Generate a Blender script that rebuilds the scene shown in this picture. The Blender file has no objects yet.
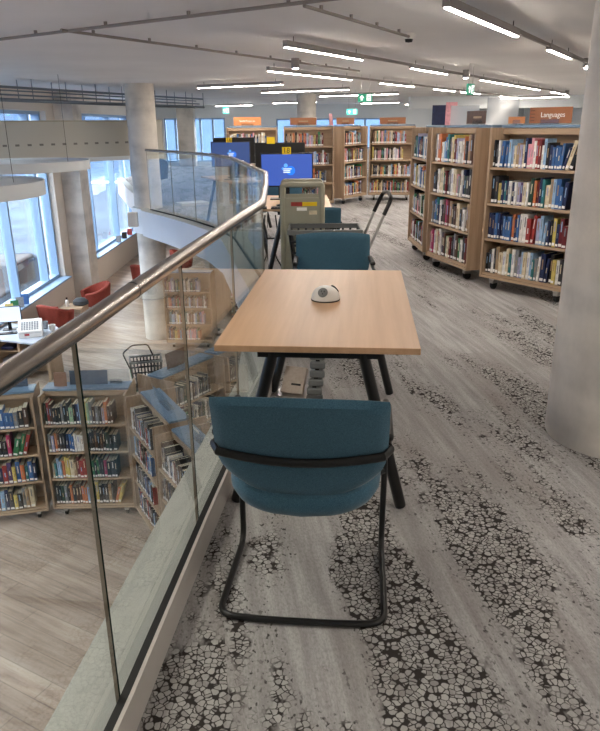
import bpy, bmesh, math, random
from mathutils import Vector, Matrix
random.seed(7)
PI = math.pi
C = bpy.context.scene.collection
ZL = -2.7          # level of the lower floor
ZC = 2.3           # upper ceiling

# ------------------------------------------------------------------ materials
def lin(c):
    return tuple((x / 12.92 if x <= 0.04045 else ((x + 0.055) / 1.055) ** 2.4) for x in c)
def nodes(name):
    m = bpy.data.materials.new(name); m.use_nodes = True
    nt = m.node_tree; b = nt.nodes['Principled BSDF']
    return m, nt, b
def N(nt, t, **kw):
    n = nt.nodes.new(t)
    for k, v in kw.items():
        if k.startswith('_'): setattr(n, k[1:], v)
        else: n.inputs[k.replace('0', ' ') if k.replace('0', ' ') in n.inputs else k].default_value = v
    return n
def L(nt, a, b): nt.links.new(a, b)
def math_n(nt, op, a, b=None, clamp=False):
    n = nt.nodes.new('ShaderNodeMath'); n.operation = op; n.use_clamp = clamp
    for i, v in enumerate((a, b)):
        if v is None: continue
        if isinstance(v, (int, float)): n.inputs[i].default_value = v
        else: nt.links.new(v, n.inputs[i])
    return n.outputs[0]
def mixc(nt, fac, a, b, mode='MIX'):
    n = nt.nodes.new('ShaderNodeMix'); n.data_type = 'RGBA'; n.blend_type = mode
    for sock, v in ((n.inputs[0], fac), (n.inputs[6], a), (n.inputs[7], b)):
        if isinstance(v, (int, float)): sock.default_value = v
        elif isinstance(v, tuple): sock.default_value = (*v[:3], 1)
        else: nt.links.new(v, sock)
    return n.outputs[2]
def ramp(nt, fac, stops):
    n = nt.nodes.new('ShaderNodeValToRGB')
    while len(n.color_ramp.elements) < len(stops): n.color_ramp.elements.new(0.5)
    for e, (p, c) in zip(n.color_ramp.elements, stops):
        e.position = p; e.color = (*c[:3], 1) if isinstance(c, tuple) else (c, c, c, 1)
    L(nt, fac, n.inputs[0]); return n.outputs[0]
def coords(nt, scale=(1, 1, 1), rot=(0, 0, 0), kind='Object'):
    tc = nt.nodes.new('ShaderNodeTexCoord'); mp = nt.nodes.new('ShaderNodeMapping')
    if any(rot): mp.vector_type = 'TEXTURE'; scale = tuple(1 / x for x in scale)
    mp.inputs['Scale'].default_value = scale; mp.inputs['Rotation'].default_value = rot
    L(nt, tc.outputs[kind], mp.inputs[0]); return mp.outputs[0]
def noise(nt, v, scale, detail=3, rough=0.5):
    n = nt.nodes.new('ShaderNodeTexNoise'); n.inputs['Scale'].default_value = scale
    n.inputs['Detail'].default_value = detail; n.inputs['Roughness'].default_value = rough
    L(nt, v, n.inputs['Vector']); return n.outputs[0]
def bump(nt, b, h, s=0.2, d=0.002):
    n = nt.nodes.new('ShaderNodeBump'); n.inputs['Strength'].default_value = s; n.inputs['Distance'].default_value = d
    L(nt, h, n.inputs['Height']); L(nt, n.outputs[0], b.inputs['Normal'])
def plain(name, rgb, rough=0.5, metal=0.0, var=0.06, scale=8.0, spec=0.5):
    m, nt, b = nodes(name); c = lin(rgb)
    n = noise(nt, coords(nt), scale, 4)
    lo = tuple(x * (1 - var) for x in c); hi = tuple(min(1, x * (1 + var)) for x in c)
    L(nt, ramp(nt, n, [(0.3, lo), (0.7, hi)]), b.inputs['Base Color'])
    b.inputs['Roughness'].default_value = rough; b.inputs['Metallic'].default_value = metal
    b.inputs['Specular IOR Level'].default_value = spec
    return m
def emit(name, rgb, s, var=0.0):
    m, nt, b = nodes(name); c = lin(rgb)
    b.inputs['Base Color'].default_value = (*c, 1)
    b.inputs['Emission Color'].default_value = (*c, 1); b.inputs['Emission Strength'].default_value = s
    return m
def wood(name, c1, c2, along='X', rough=0.45, sc=1.0):
    m, nt, b = nodes(name)
    s = {'X': (1.2, 26, 26), 'Y': (26, 1.2, 26), 'Z': (26, 26, 1.2)}[along]
    v = coords(nt, tuple(x * sc for x in s))
    n1 = noise(nt, v, 1.0, 5, 0.6)
    v2 = coords(nt, tuple(x * sc * 0.22 for x in s)); n2 = noise(nt, v2, 1.0, 3, 0.5)
    f = math_n(nt, 'ADD', math_n(nt, 'MULTIPLY', n1, 0.6), math_n(nt, 'MULTIPLY', n2, 0.4))
    L(nt, ramp(nt, f, [(0.36, lin(c2)), (0.62, lin(c1))]), b.inputs['Base Color'])
    b.inputs['Roughness'].default_value = rough
    bump(nt, b, n1, 0.08, 0.001)
    return m
M = {}
M['table_oak'] = wood('table_oak', (.82, .67, .53), (.73, .57, .43), 'Y', 0.42, 0.55)
M['oak_z'] = wood('oak_z', (.72, .62, .52), (.60, .50, .405), 'Z', 0.5)
M['oak_x'] = wood('oak_x', (.74, .64, .53), (.63, .53, .43), 'X', 0.5)
M['ply_edge'] = plain('ply_edge', (.86, .79, .67), 0.55)
M['slate'] = plain('slate_blue_laminate', (.44, .54, .64), 0.4)
M['slate_dark'] = plain('dark_slate_board', (.30, .36, .43), 0.45)
M['black'] = plain('black_powder_coat', (.055, .055, .06), 0.38, var=0.15)
M['black_plastic'] = plain('black_plastic', (.10, .105, .115), 0.5)
M['grey_plastic'] = plain('grey_plastic', (.42, .43, .43), 0.5)
M['steel'] = plain('steel', (.72, .71, .70), 0.28, 0.9, 0.04)
M['white'] = plain('white_plastic', (.90, .89, .87), 0.35, var=.02)
M['paint'] = plain('pale_paint', (.86, .88, .89), 0.6, var=.02, scale=2)
M['paint_warm'] = plain('warm_wall_paint', (.86, .82, .77), 0.7, var=.03, scale=1)
M['fascia'] = plain('fascia_white', (.93, .93, .93), 0.45, var=.015, scale=2)
M['ledge'] = plain('ledge_pale_green', (.72, .73, .71), 0.5, var=.05, scale=5)
M['beige_metal'] = plain('beige_metal', (.60, .59, .52), 0.45)
M['rubber'] = plain('rubber', (.05, .05, .05), 0.7)
M['lid_grey'] = plain('pale_pink_grey', (.66, .61, .57), .7, var=.1, scale=60)
M['red_fabric'] = plain('red_orange_fabric', (.52, .21, .16), 0.9, var=.12, scale=30)
M['charcoal'] = plain('charcoal_fabric', (.22, .23, .24), 0.9)
M['orange_sign'] = plain('orange_brown_sign', (.60, .38, .24), 0.4, var=.1, scale=5)
M['desk_grey'] = plain('pale_grey_laminate', (.66, .69, .73), .4)
M['tan_sign'] = plain('tan_sign', (.52, .38, .30), .5)
M['orange_bright'] = plain('orange_card', (.80, .52, .32), 0.5)
M['yellow'] = plain('yellow_label', (.95, .80, .12), 0.5)
M['green_sign'] = emit('green_exit_sign', (.05, .47, .36), 0.25)
M['cyan_sign'] = emit('cyan_exit_sign', (.35, .85, .78), 0.6)
M['sign_white'] = emit('sign_white', (.95, .98, .96), 0.5)
M['white_print'] = plain('white_print', (.95, .94, .92), 0.5, var=0)
M['paper'] = plain('paper', (.84, .80, .71), 0.8, var=.1, scale=60)
M['light'] = emit('tube_diffuser', (1.0, .955, .90), 54.0)
M['spot'] = emit('spot_lens', (1.0, .95, 1.0), 150.0)
M['housing'] = plain('lamp_housing', (.58, .56, .55), 0.5)
M['conduit'] = plain('conduit', (.55, .52, .50), 0.6)
M['tray'] = plain('galvanised_tray', (.42, .46, .50), 0.5, 0.3)
M['frame_blue'] = plain('window_frame', (.55, .66, .78), 0.45, var=.02)  # blue cast of the daylight put into the frame colour
M['car_dark'] = plain('car_dark', (.09, .10, .125), 0.6)
M['car_light'] = plain('car_silver', (.45, .50, .56), 0.6)
M['window_dark'] = plain('dark_glass', (.10, .13, .17), 0.1)
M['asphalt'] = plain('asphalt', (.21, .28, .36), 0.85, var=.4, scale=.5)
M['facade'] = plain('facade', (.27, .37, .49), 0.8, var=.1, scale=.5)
M['brick'] = plain('brick_red', (.42, .28, .26), 0.8, var=.2, scale=4)

# brushed handrail
def rail_mat():
    m, nt, b = nodes('brushed_handrail')
    n = noise(nt, coords(nt, (60, 2, 60)), 2.0, 3)
    L(nt, ramp(nt, n, [(0.3, lin((.58, .555, .535))), (0.7, lin((.69, .665, .64)))]), b.inputs['Base Color'])
    b.inputs['Metallic'].default_value = 1; b.inputs['Roughness'].default_value = 0.27
    return m
M['rail'] = rail_mat()
def glass_mat(name, tint, ior=1.5, rough=0.0):
    m = bpy.data.materials.new(name); m.use_nodes = True; nt = m.node_tree
    for n in list(nt.nodes): nt.nodes.remove(n)
    o = nt.nodes.new('ShaderNodeOutputMaterial'); t = nt.nodes.new('ShaderNodeBsdfTransparent'); g = nt.nodes.new('ShaderNodeBsdfGlossy')
    f = nt.nodes.new('ShaderNodeFresnel'); mx = nt.nodes.new('ShaderNodeMixShader')
    ge = nt.nodes.new('ShaderNodeNewGeometry'); mr = nt.nodes.new('ShaderNodeMapRange'); L(nt, ge.outputs['Backfacing'], mr.inputs[0])
    mr.inputs[3].default_value = ior; mr.inputs[4].default_value = 1 / ior; L(nt, mr.outputs[0], f.inputs[0]); t.inputs[0].default_value = (*tint, 1); g.inputs['Roughness'].default_value = rough
    g.inputs[0].default_value = (.95, .97, .96, 1)
    L(nt, f.outputs[0], mx.inputs[0]); L(nt, t.outputs[0], mx.inputs[1]); L(nt, g.outputs[0], mx.inputs[2]); L(nt, mx.outputs[0], o.inputs[0])
    return m
M['glass'] = glass_mat('balustrade_glass', (.935, .96, .95), 1.38)
M['pane'] = glass_mat('window_glass', (.93, .96, .98), 1.3)
M['acrylic'] = glass_mat('acrylic', (.86, .88, .90), 1.45, .05)
def frosted():
    m, nt, b = nodes('frosted_acrylic'); b.inputs['Base Color'].default_value = (.62, .66, .70, 1); b.inputs['Alpha'].default_value = .5; b.inputs['Roughness'].default_value = .15
    return m
M['frosted'] = frosted()
M['glass_edge'] = plain('glass_edge', (.13, .19, .18), 0.15)
M['glass_edge_pale'] = plain('glass_edge_pale', (.52, .48, .42), 0.3)
M['gasket'] = plain('gasket', (.04, .04, .045), 0.6)
M['trim_metal'] = plain('satin_trim', (.74, .72, .70), 0.45, 0.15, .04)

def fabric(name, c1, c2):
    m, nt, b = nodes(name)
    v = coords(nt, (1, 1, 1)); a = noise(nt, coords(nt, (900, 300, 240)), 1, 2); c = noise(nt, coords(nt, (240, 300, 900)), 1, 2)
    big = noise(nt, v, 9, 2)
    f = math_n(nt, 'MULTIPLY', math_n(nt, 'ADD', a, c), 0.5)
    col = ramp(nt, f, [(0.38, lin(c2)), (0.62, lin(c1))])
    col = mixc(nt, math_n(nt, 'MULTIPLY', big, 0.25), col, lin(c2))
    L(nt, col, b.inputs['Base Color']); b.inputs['Roughness'].default_value = 0.95; b.inputs['Specular IOR Level'].default_value = .2
    b.inputs['Sheen Weight'].default_value = 0.25
    bump(nt, b, f, 0.35, 0.001)
    return m
M['teal'] = fabric('teal_woven_fabric', (.30, .455, .53), (.185, .31, .385))

def concrete(name, base):
    m, nt, b = nodes(name)
    n1 = noise(nt, coords(nt, (1, 1, .6)), 2.2, 5, .6); n2 = noise(nt, coords(nt, (1, 1, 3)), 1.2, 3); n3 = noise(nt, coords(nt), 60, 2)
    f = math_n(nt, 'ADD', math_n(nt, 'MULTIPLY', n1, .55), math_n(nt, 'MULTIPLY', n2, .45))
    d = tuple(x * .80 for x in base); h = tuple(min(1, x * 1.12) for x in base)
    c = ramp(nt, f, [(.32, lin(d)), (.5, lin(base)), (.7, lin(h))])
    c = mixc(nt, math_n(nt, 'MULTIPLY', n3, .18), c, lin(d))
    L(nt, c, b.inputs['Base Color']); b.inputs['Roughness'].default_value = .75; bump(nt, b, n1, .15, .004)
    return m
M['concrete'] = concrete('fair_faced_concrete', (.84, .815, .78))

def ceiling_mat():
    m, nt, b = nodes('ceiling_paint')
    n = noise(nt, coords(nt), .8, 4)
    c = ramp(nt, n, [(.3, lin((.86, .85, .84))), (.7, lin((.90, .89, .88)))])
    L(nt, c, b.inputs['Base Color']); b.inputs['Roughness'].default_value = .8
    return m
M['ceiling'] = ceiling_mat()

def carpet_mat():
    m, nt, b = nodes('pebble_pattern_carpet')
    a = math.radians(8)
    base = coords(nt, (1, 1, 1), (0, 0, a))
    sx = nt.nodes.new('ShaderNodeSeparateXYZ'); L(nt, base, sx.inputs[0])
    u, v = sx.outputs[0], sx.outputs[1]
    col_i = math_n(nt, 'FLOOR', math_n(nt, 'DIVIDE', u, .25))
    off = math_n(nt, 'MULTIPLY', math_n(nt, 'FRACT', math_n(nt, 'MULTIPLY', col_i, .37)), 1.0)
    row_i = math_n(nt, 'FLOOR', math_n(nt, 'ADD', v, off))
    cb = nt.nodes.new('ShaderNodeCombineXYZ'); L(nt, col_i, cb.inputs[0]); L(nt, row_i, cb.inputs[1])
    wn = nt.nodes.new('ShaderNodeTexWhiteNoise'); L(nt, cb.outputs[0], wn.inputs[0]); rnd = wn.outputs[0]
    streak = noise(nt, coords(nt, (22, 1.6, 1), (0, 0, a)), 1, 5, .65)
    fine = noise(nt, coords(nt, (140, 60, 1), (0, 0, a)), 1, 3, .7)
    c = ramp(nt, streak, [(.28, lin((.55, .545, .545))), (.5, lin((.66, .655, .655))), (.72, lin((.76, .76, .765)))])
    c = mixc(nt, math_n(nt, 'MULTIPLY', rnd, .35), c, lin((.58, .56, .545)))
    tone = noise(nt, coords(nt, (5, .9, 1), (0, 0, a)), 1, 3, .5)
    c = mixc(nt, ramp(nt, tone, [(.5, 0.0), (.75, .5)]), c, lin((.58, .545, .53)))
    c = mixc(nt, ramp(nt, fine, [(.35, .35), (.6, 0.0)]), c, lin((.40, .385, .375)))
    # pebble cells
    vo = nt.nodes.new('ShaderNodeTexVoronoi'); vo.feature = 'DISTANCE_TO_EDGE'; vo.inputs['Scale'].default_value = 50
    wob = nt.nodes.new('ShaderNodeTexNoise'); wob.inputs['Scale'].default_value = 60; L(nt, base, wob.inputs['Vector'])
    wv = nt.nodes.new('ShaderNodeVectorMath'); wv.operation = 'MULTIPLY_ADD'; L(nt, wob.outputs[1], wv.inputs[0]); wv.inputs[1].default_value = (.012, .012, 0); L(nt, base, wv.inputs[2])
    L(nt, wv.outputs[0], vo.inputs['Vector'])
    vc = nt.nodes.new('ShaderNodeTexVoronoi'); vc.inputs['Scale'].default_value = 50; L(nt, wv.outputs[0], vc.inputs['Vector'])
    line = ramp(nt, vo.outputs[0], [(.03, 1.0), (.10, 0.0)])
    gap = ramp(nt, vc.outputs['Distance'], [(.60, 0.0), (.72, 1.0)])
    cell = nt.nodes.new('ShaderNodeSeparateColor'); L(nt, vc.outputs['Color'], cell.inputs[0])
    # where pebbles run: long ragged bands along the planks
    band = noise(nt, coords(nt, (3.6, .75, 1), (0, 0, a)), 1, 2, .5)
    rag = noise(nt, coords(nt, (16, 9, 1), (0, 0, a)), 1, 3, .6)
    near = nt.nodes.new('ShaderNodeMapRange'); near.clamp = True
    L(nt, v, near.inputs[0]); near.inputs[1].default_value = 0.4; near.inputs[2].default_value = 6.0; near.inputs[3].default_value = .0; near.inputs[4].default_value = -.05
    s = math_n(nt, 'ADD', math_n(nt, 'MULTIPLY', band, .72), math_n(nt, 'MULTIPLY', rag, .28))
    s = math_n(nt, 'ADD', s, near.outputs[0])
    for (u0, v0, ru, rv, k) in ((.60, 1.55, .20, .75, .22), (.47, 2.0, .12, .35, .18), (1.03, 2.05, .17, .55, .20), (-.10, 1.45, .14, .35, .16), (.22, 2.25, .16, .28, .14), (1.3, 1.75, .12, .5, .14), (.62, 2.75, .10, .5, .12), (1.9, 2.6, .15, .9, .10)):
        du = math_n(nt, 'DIVIDE', math_n(nt, 'SUBTRACT', u, u0), ru); dv = math_n(nt, 'DIVIDE', math_n(nt, 'SUBTRACT', v, v0), rv)
        q = math_n(nt, 'SUBTRACT', 1.0, math_n(nt, 'ADD', math_n(nt, 'MULTIPLY', du, du), math_n(nt, 'MULTIPLY', dv, dv)), True)
        s = math_n(nt, 'ADD', s, math_n(nt, 'MULTIPLY', q, k))
    s = math_n(nt, 'ADD', s, math_n(nt, 'MULTIPLY', math_n(nt, 'SUBTRACT', rnd, .5), .10))
    mask = ramp(nt, s, [(.50, 0.0), (.545, 1.0)])
    peb = mixc(nt, math_n(nt, 'MULTIPLY', cell.outputs[0], .8), c, lin((.72, .715, .705)))
    peb = mixc(nt, math_n(nt, 'MULTIPLY', ramp(nt, cell.outputs[1], [(.72, 0.0), (.8, 1.0)]), .35), peb, lin((.46, .45, .44)))
    peb = mixc(nt, line, peb, lin((.24, .225, .22)))
    peb = mixc(nt, gap, peb, lin((.21, .195, .19)))
    c = mixc(nt, mask, c, peb)
    # sparse dark dashes at the rims of bands
    edge = ramp(nt, s, [(.44, 0.0), (.49, 1.0), (.51, 0.0)])
    dash = ramp(nt, noise(nt, coords(nt, (70, 45, 1), (0, 0, a)), 1, 2, .5), [(.58, 0.0), (.64, 1.0)])
    c = mixc(nt, math_n(nt, 'MULTIPLY', edge, dash), c, lin((.24, .23, .225)))
    L(nt, c, b.inputs['Base Color']); b.inputs['Roughness'].default_value = .97; b.inputs['Specular IOR Level'].default_value = .15
    bump(nt, b, fine, .4, .002)
    return m
M['carpet'] = carpet_mat()

def plank_mat():
    m, nt, b = nodes('grey_oak_plank_floor')
    a = math.radians(-29)   # boards run along this heading
    base = coords(nt, (1, 1, 1), (0, 0, a + PI))
    br = nt.nodes.new('ShaderNodeTexBrick'); L(nt, base, br.inputs['Vector'])
    br.inputs['Scale'].default_value = 1; br.inputs['Brick Width'].default_value = 1.3; br.inputs['Row Height'].default_value = .19
    br.inputs['Mortar Size'].default_value = .003; br.inputs['Color1'].default_value = (0, 0, 0, 1); br.inputs['Color2'].default_value = (1, 1, 1, 1); br.inputs['Mortar'].default_value = (.5, .5, .5, 1)
    br.offset = .37
    g = noise(nt, coords(nt, (1.5, 24, 1), (0, 0, a + PI)), 1, 5, .6); g2 = noise(nt, coords(nt, (.9, 4, 1), (0, 0, a + PI)), 1, 3, .5)
    f = math_n(nt, 'ADD', math_n(nt, 'MULTIPLY', g, .5), math_n(nt, 'MULTIPLY', g2, .5))
    c = ramp(nt, f, [(.34, lin((.50, .43, .385))), (.52, lin((.73, .65, .585))), (.7, lin((.82, .765, .71)))])
    c = mixc(nt, math_n(nt, 'MULTIPLY', br.outputs[0], .42), c, lin((.56, .49, .44)))
    c = mixc(nt, math_n(nt, 'MULTIPLY', br.outputs[1], .6), c, lin((.30, .26, .23)))
    L(nt, c, b.inputs['Base Color']); b.inputs['Roughness'].default_value = .42
    return m
M['planks'] = plank_mat()

def screen_mat(name, base, glow):
    m, nt, b = nodes(name)
    v = coords(nt, (1, 1, 1)); sx = nt.nodes.new('ShaderNodeSeparateXYZ'); L(nt, v, sx.inputs[0])
    x, z = sx.outputs[0], sx.outputs[2]
    def disc(cx, cz, r):
        dx = math_n(nt, 'SUBTRACT', x, cx); dz = math_n(nt, 'SUBTRACT', z, cz)
        d = math_n(nt, 'SQRT', math_n(nt, 'ADD', math_n(nt, 'MULTIPLY', dx, dx), math_n(nt, 'MULTIPLY', dz, dz)))
        return math_n(nt, 'LESS_THAN', d, r)
    def bar(x0, x1, z0, z1):
        a_ = math_n(nt, 'MULTIPLY', math_n(nt, 'GREATER_THAN', x, x0), math_n(nt, 'LESS_THAN', x, x1))
        b_ = math_n(nt, 'MULTIPLY', math_n(nt, 'GREATER_THAN', z, z0), math_n(nt, 'LESS_THAN', z, z1))
        return math_n(nt, 'MULTIPLY', a_, b_)
    c = mixc(nt, disc(.04, -.005, .045), lin(base), lin((.10, .45, .92)))
    c = mixc(nt, disc(-.01, .045, .02), c, lin((.35, .62, .95)))
    c = mixc(nt, disc(-.04, .015, .013), c, lin((.25, .6, .95)))
    for zz in (.012, -.006, -.022):
        c = mixc(nt, bar(-.035, .05 if zz > 0 else .035, zz - .004, zz + .004), c, lin((.92, .95, 1)))
    b.inputs['Base Color'].default_value = (.01, .01, .01, 1)
    L(nt, c, b.inputs['Emission Color']); b.inputs['Emission Strength'].default_value = glow
    return m
M['screen'] = screen_mat('blue_login_screen', (.20, .31, .62), .55)
M['screen_dim'] = screen_mat('blue_login_screen_dim', (.17, .27, .48), .45)
M['screen_light'] = emit('pale_screen', (.72, .78, .88), .4)

# ------------------------------------------------------------------ mesh builder
class MB:
    def __init__(s): s.v = []; s.f = []; s.m = []
    def add(s, vs, fs, mi=0, mat=None):
        o = len(s.v)
        s.v += [tuple(mat @ Vector(p)) if mat is not None else tuple(p) for p in vs]
        s.f += [[o + i for i in f] for f in fs]
        s.m += (mi if isinstance(mi, list) else [mi] * len(fs))
        return s
    def box(s, x0, x1, y0, y1, z0, z1, mi=0, mat=None):
        vs = [(x0, y0, z0), (x1, y0, z0), (x1, y1, z0), (x0, y1, z0), (x0, y0, z1), (x1, y0, z1), (x1, y1, z1), (x0, y1, z1)]
        return s.add(vs, [(0, 3, 2, 1), (4, 5, 6, 7), (0, 1, 5, 4), (1, 2, 6, 5), (2, 3, 7, 6), (3, 0, 4, 7)], mi, mat)
    def prism(s, poly, z0, z1, mi=0, top=None, mat=None):
        n = len(poly)
        vs = [(x, y, z0) for x, y in poly] + [(x, y, z1) for x, y in poly]
        fs = [list(range(n))[::-1], list(range(n, 2 * n))] + [(i, (i + 1) % n, n + (i + 1) % n, n + i) for i in range(n)]
        ms = [mi, mi if top is None else top] + [mi] * n
        return s.add(vs, fs, ms, mat)
    def tube(s, pts, r, seg=10, mi=0, mat=None, cap=True, sq=None):
        pts = [Vector(p) for p in pts]; n = len(pts)
        T = []
        for i in range(n):
            a = pts[max(i - 1, 0)]; b = pts[min(i + 1, n - 1)]
            t = (b - a)
            if 0 < i < n - 1: t = (pts[i] - a).normalized() + (b - pts[i]).normalized()
            T.append(t.normalized())
        up = Vector((0, 0, 1)) if abs(T[0].z) < .9 else Vector((1, 0, 0))
        nx = T[0].cross(up).normalized(); vs = []
        for i in range(n):
            nx = (nx - T[i] * nx.dot(T[i])).normalized(); ny = T[i].cross(nx)
            rr = r[i] if isinstance(r, (list, tuple)) else r
            k = 1.0
            if 0 < i < n - 1:
                c = (pts[i] - pts[i - 1]).normalized().dot((pts[i + 1] - pts[i]).normalized()); k = 1
            for j in range(seg):
                a = 2 * PI * j / seg
                e = (1, 1) if sq is None else sq
                vs.append(pts[i] + nx * math.cos(a) * rr * e[0] + ny * math.sin(a) * rr * e[1])
        fs = [(i * seg + j, i * seg + (j + 1) % seg, (i + 1) * seg + (j + 1) % seg, (i + 1) * seg + j) for i in range(n - 1) for j in range(seg)]
        if cap: fs += [list(range(seg))[::-1], list(range((n - 1) * seg, n * seg))]
        return s.add(vs, fs, mi, mat)
    def lathe(s, prof, seg=24, mi=0, mat=None, cx=0, cy=0):
        n = len(prof); vs = []; fs = []
        for r, z in prof:
            for j in range(seg):
                a = 2 * PI * j / seg; vs.append((cx + r * math.cos(a), cy + r * math.sin(a), z))
        for i in range(n - 1):
            for j in range(seg):
                fs.append((i * seg + j, i * seg + (j + 1) % seg, (i + 1) * seg + (j + 1) % seg, (i + 1) * seg + j))
        if prof[0][0] > 0: fs.append(list(range(seg))[::-1])
        if prof[-1][0] > 0: fs.append(list(range((n - 1) * seg, n * seg)))
        return s.add(vs, fs, mi, mat)
    def build(s, name, mats, parent=None, smooth=False, bevel=0, loc=None, rotz=0, sub=0):
        me = bpy.data.meshes.new(name); me.from_pydata([tuple(v) for v in s.v], [], s.f)
        if not isinstance(mats, (list, tuple)): mats = [mats]
        for m_ in mats: me.materials.append(M[m_] if isinstance(m_, str) else m_)
        for p, i in zip(me.polygons, s.m): p.material_index = i
        bm = bmesh.new(); bm.from_mesh(me); bmesh.ops.remove_doubles(bm, verts=bm.verts, dist=1e-6)
        bmesh.ops.recalc_face_normals(bm, faces=bm.faces); bm.to_mesh(me); bm.free()
        o = bpy.data.objects.new(name, me); C.objects.link(o)
        if parent is not None: o.parent = parent
        if loc is not None: o.location = loc
        o.rotation_euler = (0, 0, rotz)
        if smooth:
            for p in me.polygons: p.use_smooth = True
            try: me.set_sharp_from_angle(angle=math.radians(38))
            except Exception: pass
        if bevel:
            b = o.modifiers.new('b', 'BEVEL'); b.width = bevel; b.segments = 2; b.limit_method = 'ANGLE'
            for p in me.polygons: p.use_smooth = True
            try: me.set_sharp_from_angle(angle=math.radians(60))
            except Exception: pass
        if sub:
            q = o.modifiers.new('s', 'SUBSURF'); q.levels = sub; q.render_levels = sub
        return o
def arc_pts(pts, r, n=6):
    """polyline with rounded corners of radius r"""
    pts = [Vector(p) for p in pts]; out = [pts[0]]
    for i in range(1, len(pts) - 1):
        a = (pts[i - 1] - pts[i]); b = (pts[i + 1] - pts[i]); ra = min(r, a.length * .49, b.length * .49)
        p0 = pts[i] + a.normalized() * ra; p1 = pts[i] + b.normalized() * ra
        for k in range(n + 1):
            t = k / n; out.append(p0 * (1 - t) ** 2 + pts[i] * 2 * t * (1 - t) + p1 * t * t)
    out.append(pts[-1]); return out
def tag(o, label, cat, group=None, kind=None):
    if label: o['label'] = label
    if cat: o['category'] = cat
    if group: o['group'] = group
    if kind: o['kind'] = kind
    return o
def empty(name, label, cat, loc=(0, 0, 0), rotz=0, group=None):
    o = bpy.data.objects.new(name, None); C.objects.link(o); o.location = loc; o.rotation_euler = (0, 0, rotz)
    return tag(o, label, cat, group)
def struct(o): o['kind'] = 'structure'; return o
def copy_tree(o, parent=None):
    c = o.copy(); C.objects.link(c)
    if parent is not None: c.parent = parent
    for ch in list(o.children): copy_tree(ch, c)
    return c
def text_mesh(name, s, size, mat, parent, loc, rot):
    cu = bpy.data.curves.new(name, 'FONT'); cu.body = s; cu.size = size; cu.extrude = .0006; cu.align_x = 'CENTER'; cu.align_y = 'CENTER'
    t = bpy.data.objects.new(name, cu); C.objects.link(t)
    me = bpy.data.meshes.new_from_object(t.evaluated_get(bpy.context.evaluated_depsgraph_get())) if False else None
    dg = bpy.context.evaluated_depsgraph_get(); me = bpy.data.meshes.new_from_object(t.evaluated_get(dg))
    bpy.data.objects.remove(t); me.materials.clear(); me.materials.append(M[mat])
    o = bpy.data.objects.new(name, me); C.objects.link(o); o.parent = parent; o.location = loc; o.rotation_euler = rot
    return o

# ------------------------------------------------------------------ the building
RL = [(-.97, -3), (-.62, .5), (-.498, 1.44), (-.407, 2.322), (-.31, 3.167), (-.208, 3.99), (-.245, 5.3), (-.298, 6.57),
      (-.50, 7.62), (-.70, 8.66), (-.90, 9.70), (-1.24, 10.69), (-1.70, 11.55), (-2.22, 12.42), (-2.83, 13.36)]
def offset(line, d):
    out = []
    for i, p in enumerate(line):
        a = Vector(line[max(i - 1, 0)]); b = Vector(line[min(i + 1, len(line) - 1)]); t = (b - a).normalized()
        out.append((p[0] - t.y * d, p[1] + t.x * d))
    return out
OUT = offset(RL, .19)
TAIL = [(-3.04, 13.46), (-3.30, 13.80), (-3.34, 14.9), (-5.62, 22.0)]
fl = MB(); fl.prism(RL + [(-2.90, 13.6), (-3.12, 13.9), (-3.18, 14.9), (-5.45, 22.1), (-5.6, 29), (9, 29), (9, -3)], -.30, 0, 1, 0)
struct(fl.build('floor', ['carpet', 'fascia']))
ld = MB()
a_ = RL + [(-2.90, 13.6), (-3.12, 13.9), (-3.18, 14.9), (-5.45, 22.1)]; b_ = OUT + TAIL
if len(a_) != len(b_): b_ = OUT + TAIL
for i in range(len(a_) - 1):
    q = [a_[i], a_[i + 1], b_[i + 1], b_[i]]
    ld.prism(q, -.45, .03, 1, 0)
struct(ld.build('trim_1', ['ledge', 'fascia']))
ub = MB(); ub.prism([(x, y) for x, y in RL] + [(-2.90, 13.6), (-3.12, 13.9), (-3.18, 14.9), (-5.45, 22.1), (-5.6, 29), (9, 29), (9, -3)], -.45, -.30)
struct(ub.build('ceiling_lower', 'paint'))
struct(MB().box(-6.0, 9.3, -3.3, 29.3, ZL - .2, ZL).build('floor_lower', 'planks'))
struct(MB().box(-6.0, 9.3, -3.3, 29.3, ZC, ZC + .2).build('ceiling', 'ceiling'))
def holed(name, axis, fixed0, fixed1, lo, hi, z0, z1, holes, mat):
    """wall slab with rectangular openings; holes = (a0,a1,za,zb) sorted"""
    b = MB()
    def bx(a0, a1, za, zb):
        if a1 - a0 < 1e-4 or zb - za < 1e-4: return
        if axis == 'Y': b.box(fixed0, fixed1, a0, a1, za, zb)
        else: b.box(a0, a1, fixed0, fixed1, za, zb)
    cur = lo
    for a0, a1, za, zb in holes:
        bx(cur, a0, z0, z1); bx(a0, a1, z0, za); bx(a0, a1, zb, z1); cur = a1
    bx(cur, hi, z0, z1)
    return struct(b.build(name, mat))
WZ0, WZ1 = -1.87, 1.88
holed('wall_left', 'Y', -6.02, -5.65, -3.3, 29.3, ZL, ZC, [(2.0, 7.0, WZ0, WZ1), (9.2, 16.35, WZ0, WZ1), (18.9, 24.6, WZ0, WZ1)], 'paint_warm')
holed('wall_back', 'X', 29.0, 29.3, -5.65, 9.3, ZL, ZC, [(-5.35, -2.9, .15, 1.82), (-.85, 3.4, .6, 1.76)], 'paint')
struct(MB().box(9.0, 9.3, -3.0, 29, ZL, ZC).build('wall_right', 'paint'))
struct(MB().box(-5.65, 9.3, -3.3, -3.0, ZL, ZC).build('wall_front', 'paint'))
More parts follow.
